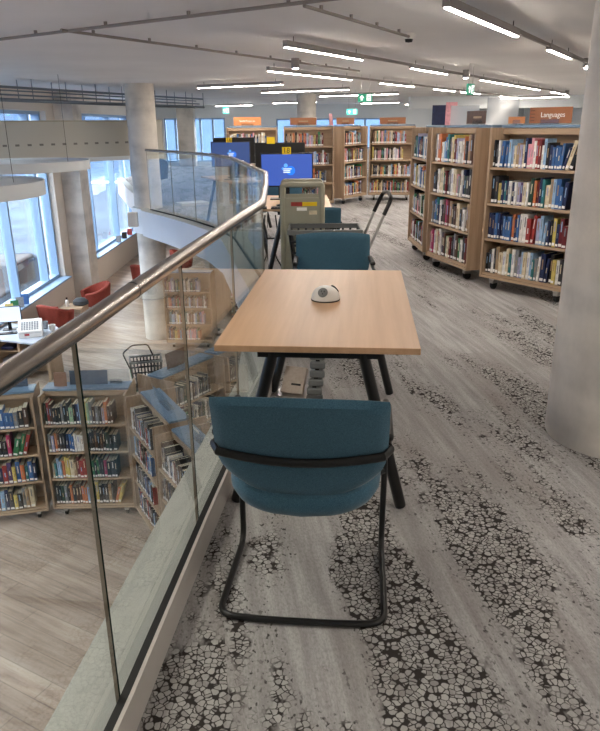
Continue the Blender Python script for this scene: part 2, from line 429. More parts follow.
def window_y(n, y0, y1, mull):
    b = MB(); x0, x1 = -5.97, -5.78
    b.box(x0, x1, y0 + .002, y0 + .07, WZ0, WZ1 - .002); b.box(x0, x1, y1 - .07, y1 - .002, WZ0, WZ1 - .002)
    b.box(x0, x1, y0 + .07, y1 - .07, WZ0, WZ0 + .07); b.box(x0, x1, y0 + .07, y1 - .07, WZ1 - .07, WZ1 - .002)
    for y in mull: b.box(x0, x1, y - .035, y + .035, WZ0 + .07, WZ1 - .07)
    b.box(x0 + .03, x1 - .04, y0 + .07, y1 - .07, 1.0, 1.05)
    f = struct(b.build('window_%d' % n, 'frame_blue'))
    g = MB().box(-5.93, -5.92, y0 + .07, y1 - .07, WZ0 + .07, WZ1 - .07).build('glass_pane', 'pane', f)
    s = MB().box(-5.78, -5.52, y0 - .06, y1 + .06, WZ0 - .035, WZ0 + .002).build('window_sill', 'frame_blue', f)
window_y(1, 2.0, 7.0, [3.6, 5.3])
window_y(2, 9.2, 16.35, [10.7, 12.2, 13.9, 15.6])
window_y(3, 18.9, 24.6, [19.75, 22.3])
def window_x(n, x0, x1, z0, z1, mull):
    b = MB(); y0, y1 = 29.08, 29.2
    b.box(x0, x0 + .06, y0, y1, z0, z1); b.box(x1 - .06, x1, y0, y1, z0, z1); b.box(x0 + .06, x1 - .06, y0, y1, z0, z0 + .06); b.box(x0 + .06, x1 - .06, y0, y1, z1 - .06, z1)
    for x in mull: b.box(x - .04, x + .04, y0, y1, z0 + .06, z1 - .06)
    f = struct(b.build('window_%d' % n, 'frame_blue')); MB().box(x0 + .06, x1 - .06, 29.14, 29.15, z0 + .06, z1 - .06).build('glass_pane', 'pane', f)
window_x(4, -5.35, -2.9, .15, 1.82, [-4.9, -3.9, -3.4]); window_x(5, -.85, 3.4, .6, 1.76, [-.1, .6, 1.3, 2.0, 2.7])

# columns
def column(x, y, r, z0, z1, label):
    b = MB(); prof = [(r, z0)] + [(r, z0 + (z1 - z0) * k / 8) for k in range(1, 9)]
    b.lathe(prof, 48); o = b.build('concrete_column', 'concrete', smooth=True, loc=(x, y, 0))
    return tag(o, label, 'column', 'round concrete columns')
column(1.655, 3.27, .352, .001, ZC - .002, 'thick round concrete column rising from the grey carpet beside the bookcases').name = 'concrete_column'
column(-3.0, 14.0, .275, ZL, ZC - .002, 'slim round concrete column standing where the curved glass balcony ends')
column(.245, 19.7, .26, .001, ZC - .002, 'distant round concrete column behind the far row of bookcases')
for (x, y, w, lab) in ((-5.42, 17.3, .42, 'square concrete column between the two tall street windows'), (-4.4, 28.7, .6, 'square concrete pier in front of the far end wall window')):
    z0 = ZL if y < 20 else 0.001
    tag(MB().box(x - .225, x + .225, y - w, y + w * .6, z0, ZC - .002).build('concrete_pier', 'concrete', bevel=.01) if y < 20 else MB().box(x - .33, x + .33, y - .25, y + .25, z0, ZC - .002).build('concrete_pier', 'concrete', bevel=.01), lab, 'column')

# ------------------------------------------------------------------ balustrade
bal = empty('glass_balustrade', 'glass balustrade with round metal handrail running along the edge of the upper floor', 'balustrade')
hr = []
for i, p in enumerate(RL): hr.append((p[0], p[1], 1.124))
hpts = [Vector(p) for p in hr]
def rounded(pts, r):
    return arc_pts(pts, r, 4)
MB().tube(rounded(hpts, .05), .024, 16).build('handrail', 'rail', bal, smooth=True)
# joints (sleeves) on the handrail
for (i, t) in ((2, .45), (1, .62)):
    a = hpts[i]; b = hpts[i + 1]; p = a.lerp(b, t); d = (b - a).normalized()
    MB().tube([p - d * .0015, p + d * .0015], .0246, 16).build('handrail_joint', 'gasket', bal, smooth=True)
for i in range(len(RL) - 1):
    a = Vector((*RL[i], 0)); b = Vector((*RL[i + 1], 0)); d = (b - a); n_ = max(1, round(d.length / 1.0)) if i else 4
    d.normalize(); nr = Vector((-d.y, d.x, 0))
    tot = (b - a).length
    for k in range(n_):
        s0 = k * tot / n_ + .0045; s1 = (k + 1) * tot / n_ - .0045
        p0 = a + d * s0; p1 = a + d * s1; h = .005
        vs = []
        for z in (.035, 1.112):
            vs += [p0 - nr * h + Vector((0, 0, z)), p1 - nr * h + Vector((0, 0, z)), p1 + nr * h + Vector((0, 0, z)), p0 + nr * h + Vector((0, 0, z))]
        gb = MB(); gb.add(vs, [(0, 3, 2, 1), (4, 5, 6, 7), (0, 1, 5, 4), (1, 2, 6, 5), (2, 3, 7, 6), (3, 0, 4, 7)], [1, 1, 0, 2, 0, 1])
        gb.build('glass_panel', ['glass', 'glass_edge', 'glass_edge_pale'], bal)
def strip(line, d0, d1, z0, z1, name, mat, parent):
    A, B = offset(line, d0), offset(line, d1); b = MB()
    for i in range(len(line) - 1): b.prism([A[i], A[i + 1], B[i + 1], B[i]], z0, z1)
    return b.build(name, mat, parent)
strip(RL[:8], -.034, -.0075, .0, .110, 'rubber_gasket', 'gasket', bal)
strip(RL[7:], -.022, -.0075, .0, .045, 'rubber_gasket', 'gasket', bal)
strip(RL, .0075, .016, .03, .042, 'rubber_gasket', 'gasket', bal)
strip(RL[:8], -.045, -.034, .0, .118, 'base_trim', 'trim_metal', bal)
strip(RL[7:], -.042, -.022, .0, .050, 'base_trim', 'trim_metal', bal)

# ------------------------------------------------------------------ table
def make_desk(name, label, loc, rotz, w=.8, l=1.48, cat='table', group=None):
    t = empty(name, label, cat, loc, rotz, group)
    tp = MB().box(-w / 2, w / 2, -l / 2, l / 2, .714, .74).build('tabletop', 'table_oak', t, bevel=.002)
    for sy in (-1, 1):
        yy = sy * (l / 2 - .09)
        for sx in (-1, 1):
            b = MB(); b.tube([(sx * (w / 2 - .225), yy, .712), (sx * (w / 2 - .045), yy, .004)], .030, 16, sq=(1, .8))
            b.build('leg', 'black', t, smooth=True)
        MB().box(-w / 2 + .16, w / 2 - .16, yy - .025, yy + .025, .672, .713).build('cross_rail', 'black', t)
    MB().box(-.03, .03, -l / 2 + .1, l / 2 - .1, .675, .713).build('spine_beam', 'black', t)
    return t
TA = -.0908
make_desk('reading_table', 'pale oak study table with slanting black legs beside the glass balustrade', (.1298, 3.2484, 0), TA)
# dome
def power_dome():
    d = empty('power_dome', 'white domed power socket unit in the middle of the oak table', 'power socket', (.128, 3.262, .74), .15)
    prof = [(.070, .0), (.0705, .006)]; MB().lathe(prof, 32).build('rubber_base', 'rubber', d, smooth=True)
    prof = [(.069, .006)] + [(.069 * math.cos(t) ** .8, .006 + .062 * math.sin(t)) for t in [k * PI / 2 / 12 for k in range(1, 12)]] + [(.001, .068)]
    MB().lathe(prof, 32).build('dome_shell', 'white', d, smooth=True)
    for ang, nm, mat in ((-115, 'socket_face', 'grey_plastic'), (20, 'switch_cover', 'black_plastic')):
        a = math.radians(ang); el = math.radians(38)
        n = Vector((math.cos(a) * math.cos(el), math.sin(a) * math.cos(el), math.sin(el)))
        q = n.to_track_quat('Z', 'Y').to_matrix().to_4x4(); q.translation = Vector((0, 0, .006)) + n * .0655
        f = MB().lathe([(.024, -.004), (.024, .004), (.020, .006)], 24, mat=q).build(nm, [mat], d, smooth=True)
        if ang < 0:
            for dx, dy in ((-.007, .004), (.007, .004), (0, -.008)):
                MB().box(dx - .002, dx + .002, dy - .004, dy + .004, .0055, .0068, mat=q).build('pin_slot', 'rubber', f)
power_dome()

# cable spine + socket lid under the table
cs = empty('cable_spine', 'grey jointed cable spine hanging under the oak table to the carpet', 'cable spine', (.085, 3.80, 0), TA)
for k in range(12):
    z = .03 + k * .055; sway = .02 * math.sin(k * .5)
    b = MB(); b.prism([(-.046 + sway, -.026), (.046 + sway, -.026), (.040 + sway, .026), (-.040 + sway, .026)], z, z + .044)
    b.build('link', 'grey_plastic', cs, bevel=.009)
    if k < 11: MB().box(-.012 + sway, .012 + sway, -.012, .012, z + .042, z + .058).build('joint_pin', 'black', cs)
MB().box(-.05, .05, -.035, .035, .0, .01).build('foot_plate', 'black', cs, bevel=.003)
MB().box(-.04, .04, -.03, .03, .685, .7135).build('top_bracket', 'black', cs)
fb = empty('floor_socket_box', 'open floor socket box with pale slotted lid under the oak table', 'socket box', (-.055, 3.84, 0), -.35)
q = Matrix.Translation((0, .02, .004)) @ Matrix.Rotation(math.radians(52), 4, 'X')
lid = MB(); lid.box(-.07, .07, 0, .17, 0, .03, 0, q).build('box_lid', 'lid_grey', fb, bevel=.004)
MB().box(-.01, .05, .05, .062, .029, .0315, 0, q).build('lid_slot', 'rubber', fb)
MB().box(-.11, .11, -.03, .20, 0, .006).build('floor_frame', 'steel', fb)

# ------------------------------------------------------------------ chairs
def make_chair(loc, rotz, label):
    t = empty('visitor_chair', label, 'chair', loc, rotz, 'teal cantilever visitor chairs')
    # local: +y towards the front of the seat, rear floor bar at y=0
    # backrest: padded plate with straight top and rounded bottom
    def plate(y_off, grow, n=26, m=9):
        vs, fs = [], []
        return vs
    H0, H1 = .43, .808; hw = .268
    def outline(t):   # t 0..1 over half-width at height z
        return t
    nu, nv = 30, 16
    def surf(side):
        pts = []
        for j in range(nv + 1):
            v = j / nv; z = H0 + (H1 - H0) * v
            # width: full above 45 % of height, closing elliptically below
            if v >= .46: w = hw * (.99 + .01 * v)
            else: w = hw * .985 * (1 - (1 - v / .46) ** 2.1) ** .5 if v > 0 else 0
            w = max(w, hw * .26)
            if v > .96: w *= 1 - (v - .96) * .3
            row = []
            for i in range(nu + 1):
                u = -1 + 2 * i / nu; x = u * w
                lean = -.04 + .10 * (1 - v)          # top leans backwards
                curve = .026 * (x / hw) ** 2           # wraps forward at the sides
                th = .021 * (1 - abs(u) ** 8) ** .5 * (1 - max(0, (v - .9) / .1) ** 3) ** .5 * (1 if v > .06 else (v / .06) ** .5)
                th = max(th, .0015)
                row.append((x, lean + curve + side * th, z - .014 * abs(u) ** 2.6 * v))
            pts.append(row)
        return pts
    A = surf(-1); B = surf(1); vs = [p for r in A for p in r] + [p for r in B for p in r]
    k = (nu + 1); tot = k * (nv + 1); fs = []
    for j in range(nv):
        for i in range(nu):
            fs.append((j * k + i, j * k + i + 1, (j + 1) * k + i + 1, (j + 1) * k + i)); fs.append((tot + j * k + i, tot + (j + 1) * k + i, tot + (j + 1) * k + i + 1, tot + j * k + i + 1))
    for i in range(nu):
        fs.append((i, tot + i, tot + i + 1, i + 1)); o2 = nv * k; fs.append((o2 + i, o2 + i + 1, tot + o2 + i + 1, tot + o2 + i))
    for j in range(nv):
        fs.append((j * k, (j + 1) * k, tot + (j + 1) * k, tot + j * k)); fs.append((j * k + nu, tot + j * k + nu, tot + (j + 1) * k + nu, (j + 1) * k + nu))
    MB().add(vs, fs).build('backrest', 'teal', t, smooth=True)
    # seat cushion: superellipse plan, thick at the rear, rolled edges
    prof = [(0.0, -.5), (.80, -.5), (.93, -.38), (1.0, -.1), (1.0, .15), (.965, .38), (.88, .5), (0.0, .5)]
    n = 40; vs = []; fs = []
    for (s, zz) in prof:
        for i in range(n):
            a = 2 * PI * i / n; ca, sa = math.cos(a), math.sin(a); e = .40
            x = .252 * s * abs(ca) ** e * (1 if ca > 0 else -1); y = .225 * s * abs(sa) ** e * (1 if sa > 0 else -1)
            bow = .030 * (x / .25) ** 2 if y < 0 else .018 * (x / .25) ** 2
            # rear narrows slightly, corners taper
            if y < 0: x *= 1 - .22 * (y / .225) ** 3 * -1
            drop = -.010 * max(0, (y - .1) / .12)
            vs.append((x, .238 + y + (bow * .4 if y < 0 else 0), .408 + zz * .088 + bow + drop))
    m = len(prof)
    for j in range(m - 1):
        for i in range(n): fs.append((j * n + i, j * n + (i + 1) % n, (j + 1) * n + (i + 1) % n, (j + 1) * n + i))
    MB().add(vs, fs).build('seat', 'teal', t, smooth=True)
    # one bent tube: floor loop, front risers, arms, and back cross bar
    P = [(-.268, -.02, .61), (-.268, .06, .618), (-.268, .46, .618), (-.272, .455, .30), (-.268, .43, .014), (-.275, -.012, .013), (-.12, -.024, .013), (.12, -.024, .013), (.275, -.012, .013), (.268, .43, .014), (.272, .455, .30), (.268, .46, .618), (.268, .06, .618)]
    pl = []
    for q_, r_ in (([P[1], P[2], P[3], P[4], P[5], P[6], P[7], P[8], P[9], P[10], P[11], P[12]], .06),): pl = arc_pts(q_, r_, 7)
    MB().tube(pl, .0115, 12).build('tube_frame', 'black', t, smooth=True)
    cb = []
    for i in range(25):
        u = -1 + 2 * i / 24; x = u * .276
        cb.append((x, -.016 + .030 * u ** 2 - .010 * u ** 4 + (0 if abs(u) < .95 else (abs(u) - .95) * .9), .588 + .026 * u ** 2))
    MB().tube(cb, .0155, 10, sq=(.7, 1.0)).build('back_crossbar', 'black', t, smooth=True)
    for sx in (-1, 1):
        b = MB(); b.box(sx * .266 - .017, sx * .266 + .017, .06, .32, .632, .656)
        b.build('armrest_pad', 'black_plastic', t, bevel=.008)
        MB().tube([(sx * .20, .30, .372), (sx * .267, .36, .372)], .010, 8).build('seat_bracket', 'black', t)
    MB().tube([(-.268, .40, .362), (.268, .40, .362)], .011, 8).build('seat_bar', 'black', t)
    return t
c1 = make_chair((-.004, 1.86, 0), -.10, 'teal fabric cantilever chair with its back to the viewer, pulled out from the table')
c2 = copy_tree(c1); c2.location = (.247, 4.97, 0); c2.rotation_euler = (0, 0, PI - .02)
c2['label'] = 'teal chair at the far end of the oak table, facing it, before the black basket'
c3 = copy_tree(c1); c3.location = (.14, 6.655, 0); c3.rotation_euler = (0, 0, 0)
c3['label'] = 'teal chair half hidden behind the beige book trolley at the computer desk'
c4 = copy_tree(c1); c4.location = (-.20, 9.9, 0); c4.rotation_euler = (0, 0, .2); 
c4['label'] = 'teal chair at the computer desk seen through the curved balcony glass'

# ------------------------------------------------------------------ bookcases
W = .94; DP = .56; HT = 1.5
SH = [.165, .495, .825, 1.155]
def make_bookcase():
    t = empty('mobile_bookcase', 'x', 'bookcase')
    for x in (0, W - .022):
        MB().box(x, x + .022, 0, DP, .115, HT).build('side_panel', 'oak_z', t, bevel=.0015)
    for z in SH:
        MB().box(.022, W - .022, .012, DP - .012, z - .022, z).build('shelf', 'oak_x', t)
    MB().box(.0225, W - .0225, .004, DP - .004, .115, .140).build('base_board', 'oak_x', t)
    MB().box(.022, W - .022, DP / 2 - .012, DP / 2 + .012, .165, HT - .004).build('back_panel', 'oak_x', t)
    MB().box(.022, W - .022, DP / 2 - .115, DP / 2 + .115, HT - .055, HT - .005).build('top_rail', 'oak_x', t)
    MB().box(.001, W - .001, DP / 2 - .11, DP / 2 + .11, HT + .001, HT + .024).build('top_board', 'slate', t, bevel=.002)
    for x in (.12, W - .12):
        for y in (.07, DP - .07):
            c = MB().box(x - .03, x + .03, y - .025, y + .025, .09, .114).build('caster', 'steel', t)
            q = Matrix.Translation((x, y + .012, .041)) @ Matrix.Rotation(PI / 2, 4, 'Y')
            MB().prism([(x - .024, y - .03), (x + .024, y - .03), (x + .024, y + .045), (x - .024, y + .045)], .062, .0895).build('fork', 'steel', c)
            MB().lathe([(.028, -.016), (.0405, -.013), (.0405, .013), (.028, .016)], 18, mat=q).build('wheel', 'rubber', c, smooth=True)
    return t
case0 = make_bookcase(); used = [False]
CASES = {}
def place_case(key, P, Q, z, label, group):
    d = Vector(Q) - Vector(P); a = math.atan2(d.y, d.x)
    o = case0 if not used[0] else copy_tree(case0); used[0] = True
    o.location = (P[0], P[1], z); o.rotation_euler = (0, 0, a)
    o['label'] = label; o['group'] = group
    CASES[key] = (P, a, z); return o
g_up = 'oak mobile bookcases on the upper floor'; g_lo = 'oak mobile bookcases on the lower floor'
place_case('B', (1.775, 6.66), (2.35, 5.92), 0, 'oak mobile bookcase under the Languages sign, beside the thick concrete column', g_up)
place_case('A', (1.455, 7.84), (1.72, 6.91), 0, 'oak mobile bookcase with plain end panel, next along from the Languages bookcase', g_up)
place_case('A2', (1.42, 8.97), (1.45, 8.03), 0, 'narrow-looking bookcase at the curve of the row, two along from the Languages bookcase', g_up)
place_case('F1', (-1.33, 13.5), (-.39, 13.5), 0, 'far bookcase behind the computer screens, under the bright orange sign', g_up)
place_case('F2', (-.26, 13.45), (.68, 13.45), 0, 'far bookcase behind screen 18 with a brown sign on top', g_up)
place_case('F3', (.92, 14.2), (1.455, 14.97), 0, 'far bookcase turned at an angle where two far rows meet', g_up)
place_case('F4', (1.49, 14.97), (2.43, 14.86), 0, 'far bookcase under an orange-brown sign at the end of the carpeted aisle', g_up)
place_case('L1', (-3.80, 6.62), (-2.875, 6.83), ZL, 'lower-floor bookcase with the green leaning book, nearer the street windows', g_lo)
place_case('L2', (-2.84, 6.86), (-1.93, 6.88), ZL, 'lower-floor bookcase standing square in the corner of the curved row below', g_lo)
place_case('L3', (-1.89, 6.85), (-1.43, 6.03), ZL, 'lower-floor bookcase turned side on, with a tilted clear sign holder on its blue top', g_lo)
place_case('L4', (-1.38, 5.87), (-.89, 5.06), ZL, 'lower-floor bookcase below the balustrade, under the clear Crime sign', g_lo)
place_case('L5', (-1.45, 7.26), (-.94, 8.05), ZL, 'lower-floor bookcase of grey-spined books behind the turned corner case', g_lo)
place_case('L6', (-.90, 8.12), (-.38, 8.90), ZL, 'lower-floor bookcase half under the balcony edge beyond the grey-spined books', g_lo)
place_case('L7', (-2.68, 13.2), (-1.74, 13.15), ZL, 'distant lower-floor bookcase seen through the glass beside the slim column', g_lo)
place_case('L8', (-1.45, 13.98), (-.87, 14.72), ZL, 'distant lower-floor bookcase angled away, seen through the balustrade glass', g_lo)

# ------------------------------------------------------------------ books
PAL = {'black': (.09, .09, .10), 'charcoal': (.20, .20, .22), 'grey': (.50, .51, .53), 'white': (.88, .87, .85), 'cream': (.85, .79, .66), 'tan': (.66, .54, .40),
       'brown': (.33, .21, .15), 'red': (.66, .20, .18), 'dark red': (.43, .12, .14), 'orange': (.80, .44, .25), 'yellow': (.82, .73, .36), 'green': (.16, .46, .28),
       'dark green': (.12, .25, .19), 'pale green': (.60, .74, .60), 'teal': (.16, .46, .48), 'pale blue': (.56, .70, .84), 'blue': (.20, .38, .62), 'navy': (.11, .16, .33),
       'purple': (.32, .22, .42), 'lavender': (.64, .63, .76), 'pink': (.85, .58, .62), 'magenta': (.70, .16, .36)}
PN = list(PAL)
for k, c in PAL.items(): M['bk_' + k] = plain('cover_' + k.replace(' ', '_'), tuple(.88 * x_ + .12 * (sum(c) / 3) for x_ in c), .42, 0, .22, 25)
def book_geo(mb, t, d, h, mi_c, mi_p, mi_l, mi_b, mat, lab, band):
    """cover of two boards and a rounded spine, page block set back, shelf label and title band; spine at y=0 facing -y"""
    e = .0022
    sp = [(0, .004), (t * .15, .001), (t * .5, -.001), (t * .85, .001), (t, .004)]
    poly = sp + [(t, d), (t - e, d), (t - e, .006), (e, .006), (e, d), (0, d)]
    mb.prism(poly, 0, h, mi_c, mat=mat)
    mb.box(e, t - e, .006, d - .004, .003, h - .003, mi_p, mat)
    if lab: mb.box(t * .12, t * .88, -.0024, .0, .012, .036, mi_l, mat)
    if band:
        z0, z1 = band; mb.box(t * .38, t * .62, -.0022, .0, h * z0, h * z1, mi_b, mat)
proto = {}
def book_mesh(col, band_col, var):
    key = (col, band_col, var)
    if key in proto: return proto[key]
    mb = MB(); t, d, h = [(.022, .15, .21), (.03, .16, .235), (.042, .17, .25)][var % 3]
    book_geo(mb, t, d, h, 0, 1, 2, 3, Matrix.Identity(4), True, [(.45, .8), (.55, .9), (.4, .62)][(var + len(col)) % 3])
    o = mb.build('book', ['bk_' + col, 'paper', 'white_print', 'bk_' + band_col]); me = o.data
    bpy.data.objects.remove(o); proto[key] = (me, t, d, h); return proto[key]
ROWS = {
 'B': [['black', 'charcoal', 'white', 'blue+', 'blue', 'pale blue+', 'pale blue', 'cream', 'tan', 'lavender', 'cream', 'navy', 'pink+', 'pink', 'white', 'red', 'dark red', 'white', 'pale blue', 'black', 'navy', 'blue', 'blue', 'blue', 'blue', 'navy/', 'cream+/', 'black+/', 'charcoal/'],
       ['black+', 'charcoal', 'yellow+', 'navy', 'teal', 'navy', 'white', 'navy', 'white', 'lavender', 'purple', 'cream', 'white', 'dark green+', 'orange', 'dark red', 'navy', 'teal', 'cream+', 'tan', 'pale blue', 'blue+', 'blue', 'navy+', 'black/'],
       ['navy+', 'navy+', 'blue', 'navy', 'navy', 'blue', 'blue', 'blue+', 'orange', 'navy', 'blue', 'white', 'white+', 'red+', 'red', 'lavender+', 'pale blue', 'pale blue', 'navy', 'black', 'yellow', 'navy', 'dark red+', 'dark red+'],
       ['black', 'charcoal', 'white', 'charcoal', 'tan', 'cream+', 'white+', 'cream', 'teal', 'white', 'grey', 'lavender', 'pale blue', 'cream', 'white', 'pale blue', 'teal', 'grey', 'white', 'navy+', 'navy', 'black', 'yellow', 'white', 'charcoal']],
 'A': [['grey', 'white', 'orange', 'orange', 'white', 'pale blue', 'blue', 'teal', 'charcoal', 'cream', 'yellow', 'dark red', 'lavender', 'white+', 'white', 'orange', 'charcoal', 'tan+', 'brown+'],
       ['charcoal+', 'black', 'white', 'cream', 'cream', 'green', 'dark red', 'black', 'grey', 'white+', 'cream+', 'pink', 'grey', 'white', 'navy', 'dark green', 'charcoal+', 'black+'],
       ['grey', 'blue', 'teal', 'navy', 'white', 'charcoal', 'brown', 'magenta', 'dark red', 'tan+', 'black', 'brown+', 'cream+', 'charcoal', 'grey', 'white+', 'brown', 'tan'],
       ['pink', 'magenta', 'white', 'cream', 'red', 'white', 'navy', 'brown', 'pale green', 'cream', 'dark red', 'black', 'grey', 'brown+', 'green', 'white', 'charcoal', 'dark red']],
 'L1': [['charcoal', 'grey', 'white', 'navy', 'black', 'blue', 'grey', 'white', 'pale blue', 'white', 'black', 'blue+', 'blue+', 'blue', 'grey', 'charcoal+', 'brown'],
        ['brown', 'navy', 'black', 'grey', 'black', 'white', 'grey', 'black', 'yellow', 'charcoal', 'brown', 'black', 'black', 'magenta', 'green+/', 'green/', 'red/'],
        ['navy', 'white', 'red', 'grey', 'lavender', 'white', 'green', 'black', 'cream', 'tan', 'navy', 'red', 'purple', 'yellow', 'blue', 'orange', 'teal', 'blue+', 'navy'],
        ['navy', 'grey', 'red+', 'white', 'white', 'brown', 'grey', 'dark red', 'pale blue', 'navy', 'charcoal', 'yellow', 'black', 'grey', 'tan', 'cream']],
 'L2': [['dark green', 'red', 'brown', 'charcoal', 'black+', 'black', 'grey', 'black+', 'charcoal', 'pale green+', 'black', 'navy', 'pale blue', 'black', 'yellow', 'pale green', 'grey', 'brown', 'grey', 'black', 'lavender', 'orange', 'brown+', 'brown'],
        ['grey+', 'lavender', 'orange', 'brown', 'charcoal', 'black', 'navy', 'blue', 'blue', 'white', 'white+', 'white', 'black', 'black+', 'charcoal', 'black', 'brown', 'black', 'brown', 'black', 'dark green', 'black+', 'black+'],
        ['cream', 'teal', 'pale blue', 'pale blue', 'orange', 'yellow', 'yellow', 'cream+', 'tan', 'dark red', 'red+', 'red', 'grey', 'grey', 'green', 'black', 'green', 'charcoal', 'charcoal', 'magenta', 'black+', 'charcoal+', 'black'],
        ['charcoal', 'black', 'dark green', 'grey', 'charcoal', 'orange', 'charcoal', 'brown', 'brown', 'orange', 'orange', 'pale blue', 'black', 'navy', 'yellow', 'black', 'black', 'charcoal', 'tan', 'charcoal', 'orange/', 'yellow/']]}
CASENAME = {'B': ('languages bookcase', 'aisle end'), 'A': ('bookcase next to the languages one', 'far end'),
            'L1': ('lower bookcase with green leaner', 'window end'), 'L2': ('square-set lower corner bookcase', 'window end'),
            'L3': ('side-on lower bookcase', 'corner end'), 'L4': ('lower bookcase under Crime sign', 'corner end')}
ORD = ['first', 'second', 'third', 'fourth', 'fifth', 'sixth', 'seventh', 'eighth', 'ninth', 'tenth', 'eleventh', 'twelfth', 'thirteenth', 'fourteenth', 'fifteenth', 'sixteenth', 'seventeenth', 'eighteenth', 'nineteenth', 'twentieth', 'twenty-first', 'twenty-second', 'twenty-third', 'twenty-fourth', 'twenty-fifth', 'twenty-sixth', 'twenty-seventh', 'twenty-eighth', 'twenty-ninth', 'thirtieth', 'thirty-first', 'thirty-second', 'thirty-third', 'thirty-fourth', 'thirty-fifth', 'thirty-sixth']
SHN = ['top shelf', 'second shelf', 'third shelf', 'bottom shelf']
rest = MB(); n_ind = 0; fam = ['white', 'cream', 'grey', 'white', 'charcoal', 'black', 'navy', 'red', 'dark red', 'tan', 'brown', 'teal', 'pale blue', 'lavender', 'orange', 'yellow', 'green', 'blue', 'pink', 'black']
mats_rest = ['bk_' + k for k in PN] + ['paper', 'white_print']
INDIV = {'B': (0, 99), 'A': (0, 99), 'L1': (1, 99), 'L2': (0, 99), 'L3': (0, 99), 'L4': (0, 99)}
def fill(key, back=False, rowset=(0, 1, 2, 3), dens=.94, tints=None):
    global n_ind
    P, ang, z0 = CASES[key]
    base = Matrix.Translation((P[0], P[1], z0)) @ Matrix.Rotation(ang, 4, 'Z')
    if back: base = base @ Matrix.Translation((W, DP, 0)) @ Matrix.Rotation(PI, 4, 'Z')
    rng = random.Random(hash_key(key) + (5 if back else 0))
    for r in rowset:
        zs = SH[3 - r] + .0015
        spec = ROWS.get(key, None) if not back else None
        if spec: seq = spec[r]
        else:
            seq = []
            for _ in range(34):
                c = rng.choice(tints or fam); seq.append(c + ('+' if rng.random() < .2 else ''))
        ws = []
        for sname in seq:
            w = {'+': .037}.get('+' if '+' in sname else '', .027) * rng.uniform(.82, 1.2)
            if spec is None and not back and key in ('L3', 'L4'): w *= .95
            ws.append(w)
        avail = (W - .044) * dens
        if spec:
            tot = sum(ws) + .012; k = min(1.6, avail * (.86 if key == 'L2' else .95) / tot); ws = [w * k for w in ws]
        else: avail = (W - .05) * rng.uniform(.72, .97)
        x = .026 + (rng.uniform(.0, .04) if not spec else .012)
        prev_end = x
        for i, (sname, w) in enumerate(zip(seq, ws)):
            col = sname.strip('+/'); leaner = '/' in sname
            h = rng.uniform(.185, .262); d = rng.uniform(.135, .19)
            if key == 'A': h = rng.uniform(.2, .29)
            if spec is None and rng.random() < .25: h *= rng.uniform(.85, 1.1)
            h = min(h, .285)
            lean = 0
            if leaner: lean = math.radians(16)
            elif rng.random() < .07: lean = math.radians(rng.uniform(2, 5))
            extent = w * math.cos(lean) + h * math.sin(lean)
            if x + extent > .022 + W - .046 or (not spec and x + w > .026 + avail): 
                if leaner and x + w * math.cos(lean) + .21 * math.sin(lean) < W - .026: h = .21
                else: break
            y0 = .022 + rng.uniform(0, .018)
            # a leaner tips towards +x: it pivots on its lower far edge and its top shifts along
            m = base @ Matrix.Translation((x, y0, zs))
            if lean:
                m = m @ Matrix.Translation((w * 0, 0, w * math.sin(lean))) @ Matrix.Rotation(lean, 4, 'Y')
            var = 2 if w > .035 else (1 if w > .026 else 0)
            bandc = rng.choice(['white', 'grey', 'tan', 'black', 'cream', 'charcoal', 'lavender'])
            light_c = col in ('white', 'cream', 'tan', 'pale blue', 'pale green', 'lavender', 'pink', 'grey', 'yellow', 'orange')
            bandc = rng.choice(['tan', 'grey', 'lavender', 'tan'] if light_c else ['white', 'cream', 'grey', 'pale blue', 'tan'])
            if bandc == col: bandc = 'cream'
            indiv = (key in INDIV) and not back and INDIV[key][0] <= 0 and True
            if key == 'L1': indiv = (x > .38) and not back
            if key == 'L3': indiv = (r < 3) and not back and (x < .8)
            if key == 'L4': indiv = (r < 2) and not back
            if key == 'A': indiv = (r in (0,1) or x>.5) and not back
            if n_ind >= 300: indiv = False
            step = w * math.cos(lean) + .0008 if not (lean and i + 1 < len(seq) and '/' in seq[i + 1]) else w / math.cos(lean) + .001
            if lean and not ('/' in (seq[i + 1] if i + 1 < len(seq) else '')):
                step = extent + .001
            if indiv:
                me, t0, d0, h0 = book_mesh(col, bandc, var)
                o = bpy.data.objects.new('book', me); C.objects.link(o)
                o.matrix_world = m @ Matrix.Diagonal((w / t0 * .985, d / d0, h / h0, 1))
                cn, en = CASENAME[key]
                o['label'] = '%s book, %s from the %s, %s of %s' % (col, ORD[i], en, SHN[r], cn)
                o['category'] = 'book'; o['group'] = 'books in the %s' % cn; n_ind += 1
            else:
                book_geo(rest, w * .985, d, h, PN.index(col), len(PN), len(PN) + 1, PN.index(bandc), m, True, (.45, .8))
            x += step
def hash_key(k): return sum(ord(c) * (i + 3) for i, c in enumerate(k))
darks = ['navy', 'black', 'charcoal', 'blue', 'red', 'grey', 'brown', 'white', 'pale blue', 'dark red', 'black', 'charcoal']
for k in ('B', 'L2', 'L1', 'L4', 'L3', 'A'): fill(k, tints=darks if k in ('L3', 'L4') else None)
fill('A2'); fill('F1', tints=['white', 'cream', 'pink', 'grey', 'blue', 'tan', 'white', 'black', 'red'])
for k in ('F2', 'F3', 'F4'): fill(k)
greys = ['charcoal', 'black', 'grey', 'grey', 'charcoal', 'brown', 'dark green', 'navy', 'white']
fill('L5', tints=greys, rowset=(0, 1, 2)); fill('L6', tints=greys, rowset=(0, 1)); fill('L7'); fill('L8')
for k in ('L3', 'L4', 'L2', 'L1'): fill(k, back=True, rowset=(0, 1))
ro = rest.build('shelved_books', mats_rest); tag(ro, 'the remaining books filling the shelves of the farther bookcases', 'books', None, 'stuff')
print('INDIVIDUAL BOOKS', n_ind)

